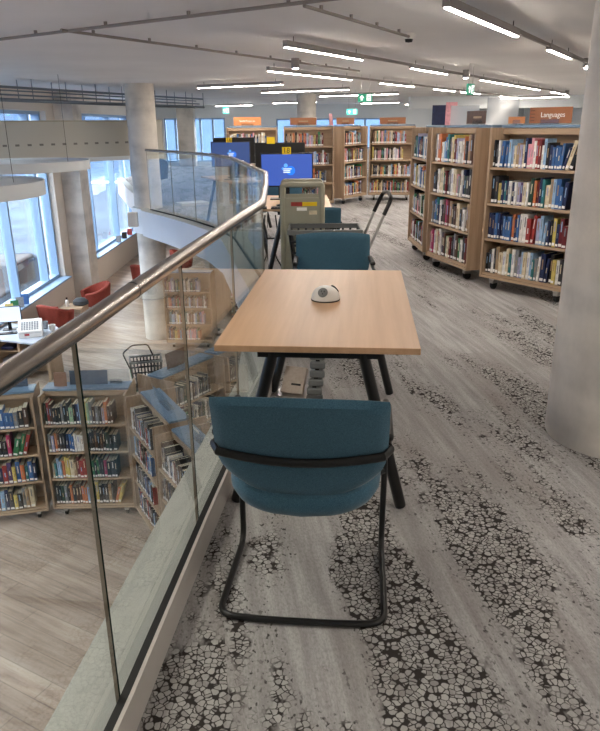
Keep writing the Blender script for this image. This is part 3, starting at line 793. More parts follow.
# ------------------------------------------------------------------ signs on bookcases
def case_pt(key, x, y, z):
    P, a, z0 = CASES[key]
    return Matrix.Translation((P[0], P[1], z0)) @ Matrix.Rotation(a, 4, 'Z') @ Vector((x, y, z))
def sign(key, x0, x1, h, mat, label, txt=None, y=.25, holder=True, lift=.012, motif=False, z=HT + .0245, size=None, tilt=0, rot=0):
    P, a, _ = CASES[key]; c = case_pt(key, (x0 + x1) / 2, y, z); w = (x1 - x0)
    t = empty('shelf_sign', label, 'sign', c, a + rot)
    if holder:
        MB().box(-w * .22, w * .22, -.035, .035, 0, .003).build('holder_foot', 'acrylic', t)
        MB().box(-w * .22, w * .22, -.008, -.005, .003, .045).build('holder_clip', 'acrylic', t)
    p = MB().box(-w / 2, w / 2, -.0045, .0, lift, lift + h).build('sign_panel', mat, t)
    if motif:
        for k in range(4):
            MB().box(-w / 2 + .008, -w / 2 + .055, -.0052, -.0046, lift + h * (.15 + .21 * k), lift + h * (.19 + .21 * k)).build('printed_shelf_motif', 'bk_brown', p)
    if txt == '~':
        MB().box(-w * .18, w * .18, -.0056, -.0046, lift + h * .42, lift + h * .58).build('faded_lettering', 'bk_tan', p)
    elif txt: text_mesh('lettering', txt, size or h * .55, 'white_print', p, (w * (.06 if motif else 0), -.0056, lift + h * .52), (PI / 2, 0, 0))
    return t
sign('B', .235, .66, .135, 'orange_sign', 'orange-brown Languages sign on the bookcase by the concrete column', 'Languages', motif=True, size=.06)
sign('A', .30, .74, .125, 'bk_brown', 'brown sign with faded lettering on the bookcase next to the languages one', '~', size=.05)
sign('B', .01, .19, .06, 'orange_bright', 'small orange shelf sign at the aisle end of the languages bookcase')
sign('F1', .12, .64, .15, 'orange_bright', 'bright orange Social Sciences sign above the computer screens', 'Social Sciences', size=.05)
sign('F2', .12, .62, .13, 'orange_sign', 'brown shelf sign on the far bookcase behind screen 18', '~', size=.05)
sign('F3', .10, .80, .13, 'orange_sign', 'brown shelf sign on the angled far bookcase', '~', size=.05)
sign('F4', .2, .74, .13, 'orange_sign', 'orange-brown shelf sign on the bookcase at the end of the aisle', '~', size=.05)
sign('L2', .62, .93, .15, 'acrylic', 'clear sign holder standing on the blue top of the square corner bookcase', y=.34)
def thing_box(name, label, cat, dims, mat, loc, rotz=0, bevel=.002, group=None):
    w, d, h = dims
    o = MB().box(-w / 2, w / 2, -d / 2, d / 2, 0, h).build(name, mat, None, bevel=bevel, loc=loc, rotz=rotz); return tag(o, label, cat, group)
def poster(key, x, w, h, mat, name, label, y=.33, th=.004, lean=-8, matb=None, z=HT + .0245, cat='display', rz=None):
    P, a, _ = CASES[key]; c = case_pt(key, x, y, z)
    t = empty(name, label, cat, c, a if rz is None else rz)
    q = Matrix.Rotation(math.radians(lean), 4, 'X')
    b = MB().box(-w / 2, w / 2, 0, th, 0, h, mat=q).build('board', mat, t)
    MB().box(-w * .3, w * .3, -.012, .07, 0, .004).build('stand_foot', 'acrylic' if mat == 'acrylic' else mat, t)
    return t, b, q
poster('A', .10, .30, .2, 'frosted', 'acrylic_holder', 'empty clear acrylic holder beside the brown sign', rz=-.25)
poster('A', .84, .30, .26, 'frosted', 'acrylic_holder', 'tall clear acrylic holder between the brown sign and the small orange sign', rz=-.3)
poster('A2', .15, .24, .23, 'bk_navy', 'display_board', 'navy and grey striped display board on the curve of the bookcase row', rz=-.2)
poster('A2', .60, .13, .25, 'bk_pink', 'leaflet_display', 'pale pink leaflet display on the bookcase row', rz=-.2)
poster('F3', .05, .12, .22, 'bk_pink', 'leaflet_display', 'small pink leaflet stand on the angled far bookcase')
poster('B', .80, .10, .15, 'bk_pale blue', 'leaflet_display', 'pale blue leaflet stand beside the Languages sign')
poster('L1', .72, .28, .17, 'slate_dark', 'blue_sign_board', 'slate blue sign board on the lower bookcase with the green leaner')
poster('L2', .18, .14, .16, 'tan_sign', 'wood_sign', 'small wood-coloured sign on the square-set corner bookcase', y=.25)
poster('L2', .48, .42, .16, 'slate_dark', 'blue_sign_board', 'wide slate blue sign board on the square-set corner bookcase', y=.30)
poster('L3', .52, .50, .18, 'acrylic', 'acrylic_holder', 'long clear sign holder along the blue top of the side-on bookcase', y=.26, lean=14)
poster('L5', .42, .34, .19, 'bk_brown', 'brown_sign_board', 'brown sign board standing on the grey-spined bookcase below', y=.30)
t, b, q = poster('L4', .42, .36, .24, 'acrylic', 'crime_sign', 'clear sign reading Crime on the lower bookcase beside the chair', y=.27, lean=10)
text_mesh('lettering', 'Crime', .085, 'white_print', b, q @ Vector((-.02, -.003, .15)), (PI / 2 + math.radians(10), 0, 0))

# ------------------------------------------------------------------ book trolley, basket, computers
def book_trolley():
    t = empty('book_trolley', 'beige metal book trolley with red and yellow stickers on its end', 'trolley', (.035, 6.2, 0), 0)
    for y in (0, .375):
        f = MB(); pts = arc_pts([(-.175, y, .09), (-.175, y, 1.05), (.175, y, 1.05), (.175, y, .09)], .02, 3)
        f.tube(pts, .022, 8, sq=(.7, 1.1)); f.build('end_frame', 'beige_metal', t, smooth=True)
        p = MB().box(-.155, .155, y - .006, y + .006, .30, .935).build('end_panel', 'beige_metal', t)
        if y == 0:
            for (x0, x1, z0, z1, mt) in ((-.10, .0, .865, .90, 'bk_red'), (.0, .13, .865, .90, 'yellow'), (-.05, .04, .825, .853, 'white_print'), (.06, .13, .79, .825, 'bk_cream')):
                MB().box(x0, x1, y - .0085, y - .0065, z0, z1).build('sticker', mt, p)
    for z in (.28, .54, .78): MB().box(-.17, .17, .012, .363, z, z + .014).build('shelf', 'beige_metal', t)
    for sx in (-.17, .17):
        for y in (0, .375): MB().lathe([(.03, -.012), (.042, -.01), (.042, .01), (.03, .012)], 16, mat=Matrix.Translation((sx, y, .045)) @ Matrix.Rotation(PI / 2, 4, 'Y')).build('wheel', 'rubber', t, smooth=True)
    return t
book_trolley()
def basket(loc, rotz, s, label, accent, handle, hz):
    t = empty('wheeled_basket', label, 'basket', loc, rotz, 'black wheeled library baskets'); w, d, z0, z1 = .30 * s, .20 * s, .24 * s, .72 * s
    if hz: z0, z1 = hz
    for sgn in (-1, 1):
        for axis in 'xy':
            b = MB()
            n = 9; hh = z1 - z0
            def P_(u, k, th=0):
                # u -1..1 along the wall, k 0..1 height, walls flare upwards
                fl_ = .82 + .18 * k
                if axis == 'x': return (u * w * fl_, sgn * d * fl_, z0 + hh * k)
                return (sgn * w * fl_, u * d * fl_, z0 + hh * k)
            for i in range(n + 1):
                u = -1 + 2 * i / n; b.tube([P_(u, 0), P_(u, 1)], .011, 5)
            for k in (.0, .2, .4, .6, .8): b.tube([P_(-1, k), P_(1, k)], .011, 5)
            b.build('lattice_side', 'black_plastic', t)
    b = MB(); o_ = [(-w, -d), (w, -d), (w, d), (-w, d)]
    b.box(-w - .012, w + .012, -d - .014, -d + .012, z1 - .04 * s, z1); b.box(-w - .012, w + .012, d - .012, d + .014, z1 - .04 * s, z1)
    b.box(-w - .012, -w + .012, -d + .012, d - .012, z1 - .04 * s, z1); b.box(w - .012, w + .012, -d + .012, d - .012, z1 - .04 * s, z1)
    b.build('rim', 'grey_plastic', t, bevel=.004)
    MB().box(-w * .82, w * .82, -d * .82, d * .82, z0 - .01, z0 + .004).build('basket_floor', 'black_plastic', t)
    for sx in (-1, 1): MB().lathe([(.03 * s, -.014), (.05 * s, -.012), (.05 * s, .012), (.03 * s, .014)], 16, mat=Matrix.Translation((sx * w * .75, d * .6, .055 * s)) @ Matrix.Rotation(PI / 2, 4, 'Y')).build('wheel', 'rubber', t, smooth=True)
    MB().box(-w * .75, w * .75, -d * .6, d * .7, .09 * s, z0 - .012).build('undercarriage', accent, t)
    for nm, mt, pts, r in handle: MB().tube(arc_pts(pts, .05, 5), r, 8).build(nm, mt, t, smooth=True)
    return t
basket((.225, 5.93, 0), -.02, 1.0, 'black wheeled book basket with raised silver handle behind the teal chair', 'black_plastic',
       [('handle_bar', 'steel', [(.25, -.17, .25), (.345, -.17, .50), (.495, -.17, .86)], .0125), ('handle_bar', 'steel', [(.20, .12, .25), (.30, .12, .50), (.435, .12, .85)], .0125),
        ('hand_grip', 'black', [(.485, -.17, .835), (.545, -.17, .97), (.53, -.02, 1.01), (.50, .12, .99), (.428, .12, .83)], .017)], None)
basket((-2.56, 10.75, ZL), .25, .85, 'black and green wheeled basket on the lower plank floor', 'bk_green',
       [('handle_bar', 'bk_green', [(-.22, -.12, .15), (-.26, -.14, .50)], .012), ('hand_grip', 'black', [(-.26, -.14, .50), (-.36, -.16, .78), (-.20, -.14, .90), (.05, -.12, .89), (.12, -.12, .70)], .012)], (.12, .62))
def monitor(loc, rotz, label, scr, num, w=.52, h=.31, zb=.0, hood=False, tag_x=0, back=False, keyb=True):
    t = empty('computer_monitor', label, 'monitor', loc, rotz)
    b = MB().box(-w / 2, w / 2, 0, .03, zb, zb + h).build('casing', 'black_plastic', t, bevel=.004)
    if not back:
        s = MB().box(-w / 2 + .012, w / 2 - .012, -.0012, .0008, -h / 2 + .014, h / 2 - .012).build('screen', scr, t, loc=(0, 0, zb + h / 2))
    MB().box(-.025, .025, .03, .05, .01, zb + h * .6).build('stand_post', 'black', t)
    MB().box(-.12, .12, -.03, .13, 0, .012).build('stand_base', 'black', t, bevel=.003)
    if num is not None:
        g = MB().box(tag_x - .045, tag_x + .045, -.003, .001, zb + h - .012, zb + h + .058).build('number_tag', 'yellow', t)
        if num: text_mesh('lettering', num, .07, 'rubber', g, (tag_x, -.0045, zb + h + .024), (PI / 2, 0, 0))
    return t
desk_a = make_desk('computer_desk', 'oak computer desk with black legs behind the book trolley', (-.015, 7.80, 0), 0, .72, 1.40, 'desk')
make_desk('computer_desk', 'oak computer desk seen through the curved balcony glass', (-1.0, 11.45, 0), .45, .72, 1.44, 'desk')
monitor((-.115, 7.28, .74), 0, 'black computer monitor tagged 18 with a blue login screen', 'screen', '18', zb=.20, w=.54, h=.335, tag_x=.0)
monitor((-.20, 8.0, .74), 0, 'black monitor turned away, tagged with a blank yellow label behind screen 18', 'rubber', '', zb=.22, h=.40, w=.56, back=False, tag_x=-.10)
monitor((-1.03, 11.0, .74), .12, 'black computer monitor tagged 16 above the curved handrail', 'screen_dim', '16', zb=.20, w=.60, h=.37, tag_x=-.02)
monitor((-1.02, 11.5, .74), .12, 'black monitor turned away behind screen 16', 'rubber', None, zb=.22, w=.66, h=.40)
def keyboard(loc, rotz, label):
    t = empty('keyboard', label, 'keyboard', loc, rotz)
    MB().box(-.22, .22, -.07, .07, 0, .012).build('case', 'black_plastic', t, bevel=.003)
    k = MB()
    for j in range(5):
        for i in range(14): k.box(-.21 + i * .030, -.21 + i * .030 + .025, -.06 + j * .024, -.06 + j * .024 + .019, .012, .017)
    k.build('key_buttons', 'black', t)
keyboard((-.06, 7.15, .7402), 0, 'black keyboard on the desk in front of screen 18')
tag(MB().lathe([(.028, 0), (.034, .01), (.03, .03), (.0, .038)], 16).build('computer_mouse', 'black', None, smooth=True, loc=(-.19, 7.22, .7402)), 'black computer mouse beside the trolley on the desk', 'mouse')
# tangle of cables under the desk
cbm = MB()
rr = random.Random(3)
for k in range(6):
    x = -.205 + .035 * k; pts = [(x + rr.uniform(-.04, .04), -.55 + rr.uniform(-.08, .08), .66 - .11 * j) for j in range(6)]
    cbm.tube(arc_pts(pts, .04, 3), .007, 6)
cbm.build('cable_tangle', 'black', desk_a, smooth=True)['kind'] = 'stuff'
# grey armchair on the upper landing
def armchair(name, label, loc, rotz, mat, group):
    t = empty(name, label, 'armchair', loc, rotz, group)
    def shell(r0, r1, n=26):
        vs = []; fs = []
        rows = []
        for i in range(n + 1):
            a = math.radians(-140 + 280 * i / n) + PI / 2
            back = max(0, math.cos(a - PI / 2)) if False else (1 + math.cos(math.radians(-140 + 280 * i / n))) / 2
            ht = .60 + .20 * back ** 1.6
            ca, sa = math.cos(a), math.sin(a)
            fl_ = 1.10
            rows.append([(r0 * ca, r0 * sa * .95, .30), (r1 * ca, r1 * sa * .95, .30), (r1 * fl_ * ca, r1 * fl_ * sa, ht - .03), ((r1 * fl_ - .02) * ca, (r1 * fl_ - .02) * sa, ht), ((r0 * fl_ + .01) * ca, (r0 * fl_ + .01) * sa, ht), (r0 * fl_ * ca, r0 * fl_ * sa, ht - .03)])
        for r in rows: vs += r
        m = 6
        for i in range(n):
            for j in range(m): fs.append((i * m + j, i * m + (j + 1) % m, (i + 1) * m + (j + 1) % m, (i + 1) * m + j))
        fs += [list(range(m)), list(range(n * m, n * m + m))[::-1]]
        return vs, fs
    v, f = shell(.26, .34); MB().add(v, f).build('shell_back', mat, t, smooth=True)
    MB().lathe([(.0, .28), (.25, .28), (.275, .31), (.275, .42), (.25, .455), (0, .465)], 28).build('seat_cushion', mat, t, smooth=True)
    for k in range(4):
        a = PI / 4 + k * PI / 2; MB().tube([(.16 * math.cos(a), .16 * math.sin(a), .29), (.25 * math.cos(a), .25 * math.sin(a), .003)], .014, 8).build('leg', 'steel', t, smooth=True)
    return t
armchair('tub_armchair', 'rust-red tub armchair with its back turned, beside the service desk', (-5.12, 13.95, ZL), math.radians(150), 'red_fabric', 'rust-red tub armchairs')
armchair('tub_armchair', 'rust-red tub armchair beside the small table below the street windows', (-4.80, 15.75, ZL), math.radians(-60), 'red_fabric', 'rust-red tub armchairs')
armchair('tub_armchair', 'rust-red tub armchair partly behind the slim concrete column', (-4.15, 18.2, ZL), math.radians(150), 'red_fabric', 'rust-red tub armchairs')
armchair('tub_armchair', 'rust-red tub armchair glimpsed under the curved balcony edge', (-3.45, 20.2, ZL), math.radians(90), 'red_fabric', 'rust-red tub armchairs')
armchair('grey_armchair', 'dark grey armchair on the upper landing seen through the balcony glass', (-3.62, 17.8, 0), math.radians(200), 'charcoal', None)

# low table with bottle and bag
lt = empty('side_table', 'small oak side table between the rust-red armchairs', 'table', (-5.05, 14.9, ZL))
MB().box(-.25, .25, -.25, .25, .44, .47).build('tabletop', 'oak_x', lt, bevel=.003)
for sx in (-1, 1): MB().box(sx * .24 - .012, sx * .24 + .012, -.24, .24, 0, .44).build('side_panel', 'oak_z', lt)
bt = empty('sanitiser_bottle', 'white pump bottle on the small table by the armchairs', 'bottle', (-5.17, 14.85, ZL + .4702))
MB().lathe([(.038, 0), (.04, .01), (.04, .12), (.014, .15)], 16).build('bottle_body', 'white', bt, smooth=True)
MB().lathe([(.014, .15), (.014, .18), (.02, .18), (.02, .2), (.0, .205)], 12).build('pump_cap', 'rubber', bt, smooth=True)
bg = MB().lathe([(.10, 0), (.18, .03), (.17, .10), (.10, .16), (0, .17)], 14).build('shoulder_bag', 'charcoal', None, smooth=True, loc=(-4.90, 14.95, ZL + .4702))
bg.scale = (1, .8, 1); tag(bg, 'black bag slumped on the small table beside the bottle', 'bag')

# ------------------------------------------------------------------ service desk on the lower floor
sd = empty('service_desk', 'service desk with pale top and oak shelves under the street window', 'desk', (0, 0, 0))
MB().prism([(-5.55, 11.55), (-4.36, 11.12), (-4.15, 11.75), (-4.6, 12.35), (-5.55, 12.5)], ZL + .72, ZL + .75).build('desktop', 'desk_grey', sd)
MB().box(-4.38, -4.34, 11.20, 11.85, ZL, ZL + .718).build('end_panel', 'oak_z', sd)
MB().box(-5.5, -4.40, 11.9, 11.94, ZL, ZL + .718).build('back_panel', 'oak_x', sd)
MB().box(-4.96, -4.92, 11.45, 11.89, ZL, ZL + .718).build('divider', 'oak_z', sd)
for z in (.25, .48): MB().box(-5.45, -4.39, 11.58, 11.89, ZL + z, ZL + z + .02).build('shelf', 'oak_x', sd)
rr = random.Random(11)
for i, (x, z, c, cn) in enumerate(((-4.8, .27, 'white', 'white'), (-4.55, .27, 'bk_grey', 'grey'), (-4.62, .50, 'white', 'cream'), (-5.2, .50, 'bk_navy', 'navy'), (-5.2, .27, 'bk_grey', 'pale grey'))):
    thing_box('paper_stack', '%s papers on the %s service desk shelf, %s' % (cn, 'upper' if z > .4 else 'lower', 'by its end panel' if x > -4.9 else 'in the inner bay'), 'papers', (.22, .3, .05), c, (x, 11.735, ZL + z + .0205), group='papers in the service desk')
t = empty('desk_monitor', 'pale lit computer screen on the service desk', 'monitor', (-5.30, 12.05, ZL + .7502), .25)
MB().box(-.23, .23, 0, .03, .14, .44).build('casing', 'black_plastic', t); MB().box(-.215, .215, -.001, .001, .155, .425).build('screen', 'screen_light', t)
MB().box(-.03, .03, .03, .05, 0, .3).build('stand_post', 'black', t); MB().box(-.12, .12, -.06, .1, 0, .012).build('stand_base', 'black', t)
keyboard((-5.3, 11.80, ZL + .7502), .25, 'black keyboard on the service desk below the pale screen')
t = empty('receipt_machine', 'large white receipt machine with sloping top on the service desk', 'machine', (-4.78, 11.70, ZL + .7502), .3)
q = MB(); q.add([(-.2, -.17, 0), (.2, -.17, 0), (.2, .17, 0), (-.2, .17, 0), (-.2, -.17, .12), (.2, -.17, .12), (.2, .17, .26), (-.2, .17, .26)], [(0, 3, 2, 1), (4, 5, 6, 7), (0, 1, 5, 4), (1, 2, 6, 5), (2, 3, 7, 6), (3, 0, 4, 7)])
q.build('body', 'white', t, bevel=.012); MB().box(-.1, -.02, -.173, -.1705, .04, .075).build('red_badge', 'bk_red', t)
MB().box(-.18, .18, -.1725, -.1705, .085, .089).build('body_seam', 'bk_grey', t)
kp = MB(); qk = Matrix.Translation((0, -.17, .12)) @ Matrix.Rotation(math.atan2(.14, .34), 4, 'X')
for a_i in range(7):
    for b_i in range(5): kp.box(-.15 + a_i * .043, -.15 + a_i * .043 + .03, .04 + b_i * .05, .04 + b_i * .05 + .034, .001, .007, 0, qk)
kp.build('key_buttons', 'bk_grey', t)
for i, (x, y, h, lab) in enumerate(((-5.02, 12.1, .13, 'clear tub of pens beside the pale screen'), (-4.84, 12.22, .16, 'white paper cup behind the receipt machine'), (-4.68, 12.12, .13, 'grey pot between two cups behind the receipt machine'), (-4.50, 11.98, .11, 'small white cup at the outer edge of the desk'), (-5.04, 11.88, .07, 'white telephone base by the receipt machine'))):
    tag(MB().lathe([(.05, 0), (.062, h), (.055, h), (.045, .01)], 16).build('desk_cup', 'white' if i != 2 else 'bk_grey', None, smooth=True, loc=(x, y, ZL + .7502)), lab, 'cup')
# leaflet holders on sills
def leaflets(y, step, cols, base_lab):
    for i, (c, nm) in enumerate(cols):
        yy = y + i * step
        t = empty('leaflet_holder', '%s leaflet holder on the window sill %s' % (nm, base_lab), 'leaflet holder', (-5.60, yy, WZ0 + .0022), math.radians(18))
        q = Matrix.Rotation(math.radians(-12), 4, 'X')
        MB().box(-.075, .075, 0, .008, 0, .11, mat=q).build('front_leaflet', c, t); MB().box(-.075, .075, .045, .053, 0, .21, mat=q).build('rear_leaflet', c, t)
        MB().box(-.08, .08, .0, .07, -.0, .003).build('holder_foot', 'acrylic', t)
leaflets(12.55, .27, [('orange_bright', 'orange'), ('bk_yellow', 'yellow'), ('bk_green', 'green'), ('bk_grey', 'grey'), ('bk_blue', 'blue and yellow')], 'above the service desk')
leaflets(21.4, .75, [('bk_grey', 'pale grey'), ('bk_black', 'black'), ('bk_red', 'red')], 'beside the slim concrete column')

# ------------------------------------------------------------------ overhead things over the void
bk = empty('perforated_bulkhead', 'long beige perforated bulkhead hanging over the void', 'bulkhead')
pa, pb = Vector((-5.62, 12.55, 0)), Vector((-3.15, 15.35, 0)); d = (pb - pa).normalized(); nr = Vector((-d.y, d.x, 0))
poly = []
for s in (1, -1):
    pass
L_ = (pb - pa).length; prof = []
end = [(pb + nr * .28 * math.cos(a) + d * .28 * math.sin(a)) for a in [PI * k / 10 for k in range(11)]]
poly = [(pa + nr * .28).to_2d()[:]] + [p.to_2d()[:] for p in end] + [(pa - nr * .28).to_2d()[:]]
m_, nt, b = nodes('perforated_beige')
tc = coords(nt); sx = nt.nodes.new('ShaderNodeSeparateXYZ'); L(nt, tc, sx.inputs[0])
fx = math_n(nt, 'ABSOLUTE', math_n(nt, 'SUBTRACT', math_n(nt, 'FRACT', math_n(nt, 'MULTIPLY', sx.outputs[0], 6.5)), .5)); fz = math_n(nt, 'ABSOLUTE', math_n(nt, 'SUBTRACT', sx.outputs[2], 1.24))
hole = math_n(nt, 'MULTIPLY', math_n(nt, 'LESS_THAN', fx, .17), math_n(nt, 'LESS_THAN', fz, .018))
L(nt, mixc(nt, hole, lin((.70, .69, .65)), lin((.42, .41, .39))), b.inputs['Base Color']); b.inputs['Roughness'].default_value = .6
M['perf'] = m_
MB().prism(poly, .98, 1.635).build('curved_shell', 'perf', bk)
MB().prism([(p[0] * 1.0, p[1]) for p in poly], 1.636, 1.66).build('top_lip', 'beige_metal', bk)
MB().prism([(p[0], p[1]) for p in poly], .90, .979).build('pale_soffit', 'paint', bk)
for k, u in ():
    p = pa.lerp(pb, u); MB().tube([(p.x, p.y, 1.66), (p.x, p.y, ZC - .001)], .006, 6).build('hanger_rod', 'steel', bk)
def raft(x, y, r, z0, z1, label):
    t = empty('round_ceiling_raft', label, 'ceiling raft', (x, y, 0), 0)
    MB().lathe([(r - .03, z0), (r, z0 + .002), (r, z1), (r - .012, z1), (r - .014, z1 - .03)], 64).build('rim_band', 'paint', t, smooth=True)
    MB().lathe([(0.001, z1 - .04), (r - .015, z1 - .04)], 64).build('top_disc', 'conduit', t, smooth=True)
    for k in range(3):
        a = .4 + k * 2 * PI / 3; MB().tube([(r * .7 * math.cos(a), r * .7 * math.sin(a), z1 - .04), (r * .7 * math.cos(a), r * .7 * math.sin(a), ZC - .001)], .0035, 5).build('suspension_wire', 'black', t)
raft(-4.17, 8.15, 1.18, .79, .955, 'large round white ceiling raft hanging nearer over the void')
raft(-4.35, 11.0, 1.1, .92, 1.06, 'second round ceiling raft hanging in front of the perforated bulkhead')
# pale beams seen past the column

# cable tray
ct = empty('cable_tray', 'metal cable tray and pipes hanging below the ceiling over the void', 'cable tray')
ta, tb = Vector((-4.9, 11.5, 1.97)), Vector((-2.45, 18.3, 1.97)); td = (tb - ta).normalized(); tn = Vector((-td.y, td.x, 0))
for s in (-.13, .13):
    b = MB(); p0, p1 = ta + tn * s, tb + tn * s; b.tube([p0, p1], .024, 4); b.build('side_rail', 'tray', ct)
for k in range(20):
    p = ta.lerp(tb, k / 19); MB().tube([p - tn * .13, p + tn * .13], .012, 5).build('rung', 'tray', ct)
for k in range(9):
    p = ta.lerp(tb, k / 8 * .98 + .01)
    for s in (-.15, .15): q_ = p + tn * s; MB().tube([(q_.x, q_.y, 1.97), (q_.x, q_.y, ZC - .001)], .008, 5).build('hanger_rod', 'tray', ct)
for s, z, r in ((.0, 2.05, .014), (.09, 2.12, .012), (-.09, 2.16, .02)):
    b = MB(); b.tube([ta + tn * s + Vector((0, 0, z - 1.97)), tb + tn * s + Vector((0, 0, z - 1.97))], r, 8); b.build('pipe', 'tray', ct, smooth=True)

# ------------------------------------------------------------------ ceiling lights
U = Vector((.5, .866, 0)); V = Vector((-.866, .5, 0))
def lamp(p, d, ln, label, group='linear ceiling lights', z=2.2, w=.046, run=0):
    t = empty('linear_ceiling_light', label, 'ceiling light', (p[0], p[1], 0), math.atan2(d.y, d.x), group)
    MB().box(0, ln, -w / 2, w / 2, z, z + .055).build('housing', 'housing', t)
    MB().box(.012, ln - .012, -w / 2 + .008, w / 2 - .008, z - .006, z - .0005).build('diffuser', 'light', t)
    for x in (.15, ln - .15) if z > 0 else (): MB().tube([(x, 0, z + .055), (x, 0, ZC - .001)], .004, 5).build('suspension_wire', 'black', t)
    if run: MB().box(ln + .01, ln + run, -.016, .016, 2.225, 2.255).build('track_run', 'conduit', t)
    return t
def track(p, d, ln, label):
    o = MB().box(0, ln, -.022, .022, 2.262, ZC - .001).build('lighting_track', 'conduit', None, loc=(p[0], p[1], 0), rotz=math.atan2(d.y, d.x)); return tag(o, label, 'lighting track')
T = {1: Vector((-.105, 6.69, 0)), 2: Vector((.914, 4.589, 0)), 3: Vector((-.374, 9.57, 0))}
names = {1: 'the middle track', 2: 'the track above the concrete column', 3: 'the track over the computers'}
SEG = {1: [(0, 1.62), (3.08, 1.38), (6.2, 2.3), (8.62, 2.1), (12.0, 2.2)], 2: [(-.05, 1.78), (2.98, 1.2), (5.4, 1.4)], 3: [(0, 2.45), (3.6, 1.6), (6.35, 1.35), (8.15, 1.5), (11.6, 2.0)]}
place = ['nearest the viewer', 'second along', 'third along', 'fourth along', 'fifth along']
for k, segs in SEG.items():
    for i, (s, ln) in enumerate(segs):
        lamp(T[k] + U * s, U, ln, 'lit linear ceiling light on %s, %s' % (names[k], ['at the void end', 'second along', 'third along', 'fourth along', 'at the far end'][i] if i < len(segs) - 1 else 'at the far end'), run=(segs[i + 1][0] - s - .01) if i < len(segs) - 1 else 0)
for i, (p, ln, lab) in enumerate((((-.245, 12.77), 1.85, 'long lit ceiling light just beyond the slim column, crosswise over the void edge'), ((1.05, 14.89), 2.1, 'crosswise lit ceiling light above the far bookcases'), ((2.38, 17.34), 2.1, 'crosswise ceiling light behind the green exit sign'), ((3.4, 24.5), 1.4, 'short crosswise ceiling light at the far end of the hall'), ((7.6, 20.5), 1.9, 'crosswise ceiling light beyond the languages bookcase'), ((.6, 23.0), 1.6, 'crosswise ceiling light near the far end windows'), ((-1.6, 26.0), 1.6, 'crosswise ceiling light by the far end wall'), ((5.4, 26.5), 1.6, 'crosswise ceiling light past the ceiling beam'))):
    lamp(p, V, ln, lab)
# unseen lamps added behind and beside the viewpoint to brighten the room
for i, (x, y, dd, ln) in enumerate(((4.5, 1.5, U, 1.6), (5.5, 6.0, U, 2.0), (1.5, -2.0, U, 1.2), (6.8, 12.0, U, 2.0), (-3.2, .2, U, 1.4), (-4.3, 2.0, U, 1.4), (-1.9, 1.6, U, 1.4), (3.2, -1.0, U, 1.6), (2.3, .4, U, 2.2), (-1.2, 2.45, V, 1.2))):
    lamp((x, y), dd, ln, 'added linear fill light beyond the edge of the view, %s' % ['by the side wall', 'behind the languages bookcase', 'behind the viewer', 'far along the side wall', 'over the near void', 'by the windowed wall', 'above the sunken hall', 'over the carpet corner', 'between the chair and the column', 'over the handrail'][i])
for i, (x, y) in enumerate(((-1.6, 16.2), (.9, 10.6), (1.3, 6.5), (1.2, 2.6), (-2.2, 19.5))):  # unseen lamps added under the slab to light the lower floor
    lamp((x, y), V, 1.8, 'added lower-floor fill light under the slab, %s' % ['over the distant cases', 'deep under the floor', 'beside the wall', 'near the viewer', 'below the landing'][i], 'added lower floor fill lights', z=-.53) if y < 15 or i == 0 or i == 4 else None
# conduits with clips
def conduit(p0, p1, label, clips=6):
    t = empty('ceiling_conduit', label, 'conduit', (0, 0, 0)); a, b_2 = Vector((*p0, ZC - .035)), Vector((*p1, ZC - .035))
    MB().tube([a, b_2], .012, 8).build('pipe_run', 'conduit', t, smooth=True)
    for k in range(clips):
        q_ = a.lerp(b_2, (k + .5) / clips); MB().tube([q_, q_ + Vector((0, 0, .033))], .014, 6).build('pipe_clip', 'conduit', t)
conduit((-3.9, 7.4), (.3, 4.6), 'thin ceiling pipe running crosswise over the near void')
conduit((-1.85, 5.95), (.9, 10.7), 'thin ceiling pipe running towards the linear lights', 8)
conduit((.05, 4.9), (.98, 6.6), 'short ceiling pipe ending at the smoke detector', 4)
det = empty('smoke_detector', 'small smoke detector on the ceiling near the middle lights', 'smoke detector', (.99, 6.65, 0))
MB().lathe([(.05, ZC - .001), (.055, ZC - .02), (.04, ZC - .05)], 18).build('base', 'white', det, smooth=True); MB().lathe([(.036, ZC - .051), (.03, ZC - .075), (.0, ZC - .08)], 18).build('sensor', 'rubber', det, smooth=True)
for i, (x, y, lab) in enumerate(((-.02, 9.0, 'first'), (3.65, 9.37, 'second'), (2.55, 11.2, 'third'), (6.9, 18.8, 'fourth'))):
    t = empty('ceiling_spotlight', 'small bright ceiling spotlight %s' % ['left of the middle lights', 'at the end of the column track', 'between the middle track lights', 'at the far end of the middle track'][i].replace('left of', 'short of'), 'spotlight', (x, y, 0), 0, 'small ceiling spotlights')
    MB().lathe([(.05, ZC - .001), (.05, 2.20), (.04, 2.185)], 16).build('spot_body', 'housing', t, smooth=True); MB().lathe([(.034, 2.184), (.0, 2.176)], 16).build('lens', 'spot', t, smooth=True)
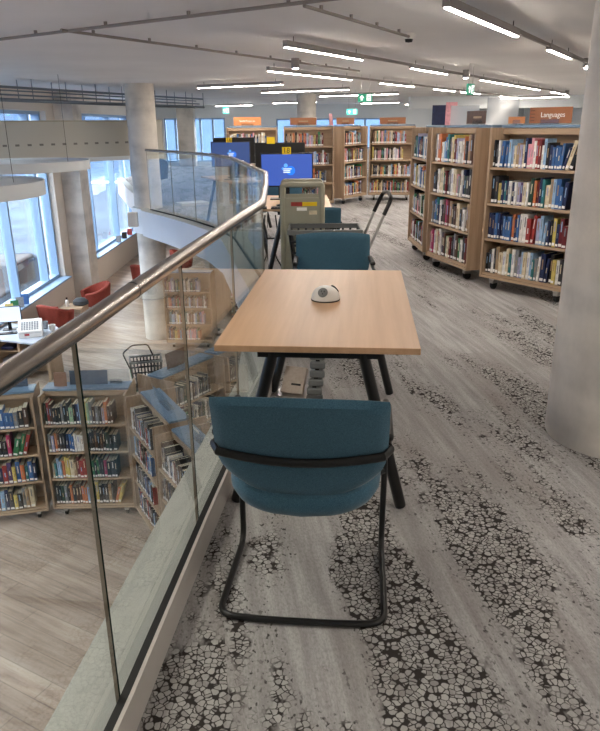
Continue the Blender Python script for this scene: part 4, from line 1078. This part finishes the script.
# exit signs
def exit_sign(x, y, z, w, h, rotz, label, mat='green_sign', wall=False):
    t = empty('exit_sign', label, 'exit sign', (x, y, z), rotz)
    p = MB().box(-w / 2, w / 2, -.012, .012, 0, h).build('sign_plate', mat, t)
    # arrow
    a = MB(); s = h * .32; cx, cz = -w * .24, h * .5
    a.add([(cx - s, -.0135, cz), (cx, -.0135, cz + s), (cx + s, -.0135, cz), (cx + s * .4, -.0135, cz), (cx + s * .4, -.0135, cz - s), (cx - s * .4, -.0135, cz - s), (cx - s * .4, -.0135, cz)], [(0, 1, 2, 3, 4, 5, 6)])
    a.build('arrow', 'sign_white', p)
    mx = w * .25
    MB().box(mx - h * .28, mx + h * .28, -.0135, -.0128, h * .12, h * .88).build('door_pictogram', 'sign_white', p)
    r = MB(); r.tube([(mx, -.015, h * .72), (mx, -.015, h * .66)], h * .07, 6); r.tube([(mx - h * .02, -.015, h * .62), (mx + h * .04, -.015, h * .4), (mx - h * .12, -.015, h * .2)], h * .045, 5); r.tube([(mx + h * .04, -.015, h * .4), (mx + h * .16, -.015, h * .22)], h * .045, 5); r.tube([(mx - h * .14, -.015, h * .5), (mx + h * .16, -.015, h * .56)], h * .035, 5)
    r.build('running_figure_logo', mat, p)
    if not wall:
        for x_ in (-w * .3, w * .3): MB().tube([(x_, 0, h), (x_, 0, ZC - .001 - z)], .004, 5).build('hanging_rod', 'steel', t)
exit_sign(1.11, 12, 1.885, .235, .125, 0, 'green running-man exit sign with an arrow hanging above the aisle')
exit_sign(1.27, 17, 1.75, .25, .125, 0, 'paler lit exit sign hanging further back beyond the green one', 'cyan_sign')
exit_sign(2.35, 10, 1.905, .20, .14, .9, 'small green exit sign seen edge-on near the languages bookcase')
exit_sign(-2.35, 24, 1.9, .2, .2, 0, 'pale cyan exit sign hanging near the far end wall', 'cyan_sign')
# ceiling step at the far end
struct(MB().box(3.4, 9.0, 22, 22.4, 1.95, ZC - .001).build('beam_1', 'paint'))
# small socket box on the slab edge beside the slim column
tag(MB().box(-3.26, -3.09, 13.24, 13.40, -.28, -.01).build('socket_box', 'paint_warm', bevel=.005), 'small beige box fixed to the slab edge beside the slim column', 'box')
# papers on the landing
thing_box('magazine_pile', 'loose white magazines lying on the landing behind the glass', 'magazines', (.6, .4, .05), 'white', (-2.2, 14.5, .001), .5)

# ------------------------------------------------------------------ outdoors
struct(MB().box(-40, -6.03, -20, 60, -3.2, -3.0).build('street_ground', 'asphalt'))
struct(MB().box(-5.9, 20, 29.4, 60, -3.2, -3.0).build('street_ground', 'asphalt'))
def building(x0, x1, y0, y1, h, label, mat):
    t = empty('street_building', label, 'building')
    MB().box(x0, x1, y0, y1, -3.0, h).build('facade', mat, t)
    k = 0
    y = y0 + 1.5
    while y < y1 - 2 and k < 24:
        for z in (-1.9, 1.2):
            f = MB().box(x1, x1 + .05, y, y + 1.3, z, z + 1.7).build('window_frame', 'white', t); MB().box(x1 + .05, x1 + .06, y + .1, y + 1.2, z + .1, z + 1.6).build('pane', 'window_dark', f); k += 1
        y += 3.2
building(-34, -27, -60, 39.5, 9.5, 'pale building across the street beyond the windows', 'facade')  # height and length stretched to keep bright sky out of the glass reflections
building(-26, 24, 62, 66, 3.6, 'long low building added to block the sky at the far street end', 'facade')  # added to keep bright sky out of the far windows
building(-34, -27, 40, 58, 5.0, 'brick building further down the street', 'brick')
def car(loc, rotz, mat, label):
    t = empty('parked_car', label, 'car', loc, rotz)
    prof = [(-2.1, .35), (-2.15, .7), (-1.95, .95), (-1.3, 1.0), (-.7, 1.42), (.75, 1.45), (1.45, 1.02), (2.05, .88), (2.15, .6), (2.1, .35)]
    vs = []; n = len(prof)
    for sy in (-1, 1):
        for x, z in prof: vs.append((x, sy * (.86 if z < 1.1 else .66), z))
    fs = [(i, (i + 1) % n, n + (i + 1) % n, n + i) for i in range(n)] + [list(range(n))[::-1], list(range(n, 2 * n))]
    MB().add(vs, fs).build('body', mat, t, bevel=.05)
    for sy in (-1, 1):
        w_ = MB(); w_.add([(-1.1, sy * .83, 1.02), (1.25, sy * .83, 1.02), (.72, sy * .71, 1.36), (-.65, sy * .71, 1.36)], [(0, 1, 2, 3)]); w_.build('side_window', 'window_dark', t)
        for x in (-1.35, 1.35): MB().lathe([(.18, -.1), (.33, -.1), (.33, .1), (.18, .1)], 20, mat=Matrix.Translation((x, sy * .82, .33)) @ Matrix.Rotation(PI / 2, 4, 'X')).build('wheel', 'rubber', t, smooth=True)
    w_ = MB(); w_.add([(.80, -.64, 1.42), (.80, .64, 1.42), (1.42, .78, 1.06), (1.42, -.78, 1.06)], [(0, 1, 2, 3)]); w_.build('windscreen', 'window_dark', t, loc=(.015, 0, .02))
car((-7.6, 17.0, -3.0), PI / 2, 'car_dark', 'dark grey car parked outside the nearer street window')
car((-9.5, 52.0, -3.0), PI / 2 + .2, 'car_light', 'silver car outside the window behind the curved balcony')
car((-3.9, 33.5, -3.0), .3, 'car_light', 'pale car parked beyond the far end window')

# ------------------------------------------------------------------ world, lights, camera
wd = bpy.data.worlds.new('w'); bpy.context.scene.world = wd; wd.use_nodes = True
bgn = wd.node_tree.nodes['Background']; bgn.inputs[0].default_value = (*lin((.91, .92, .935)), 1); bgn.inputs[1].default_value = 4.6

cam = bpy.data.cameras.new('cam'); co = bpy.data.objects.new('camera', cam); C.objects.link(co)
th, r = .339, .0101
F = Vector((0, math.cos(th), -math.sin(th))); R0 = Vector((1, 0, 0)); U0 = Vector((0, math.sin(th), math.cos(th)))
Rv = R0 * math.cos(r) - U0 * math.sin(r); Uv = R0 * math.sin(r) + U0 * math.cos(r)
mt = Matrix((Rv, Uv, -F)).transposed().to_4x4(); mt.translation = (0, 0, 1.55); co.matrix_world = mt
cam.sensor_fit = 'HORIZONTAL'; cam.sensor_width = 36; cam.lens = 684.25 / 600 * 36; cam.clip_start = .05; cam.clip_end = 200
sc = bpy.context.scene; sc.camera = co
sc.view_settings.view_transform = 'Standard'; sc.view_settings.look = 'None'; sc.view_settings.gamma = 1; sc.view_settings.exposure = 1.45
sc.cycles.max_bounces = 12; sc.cycles.transparent_max_bounces = 24; sc.cycles.glossy_bounces = 4
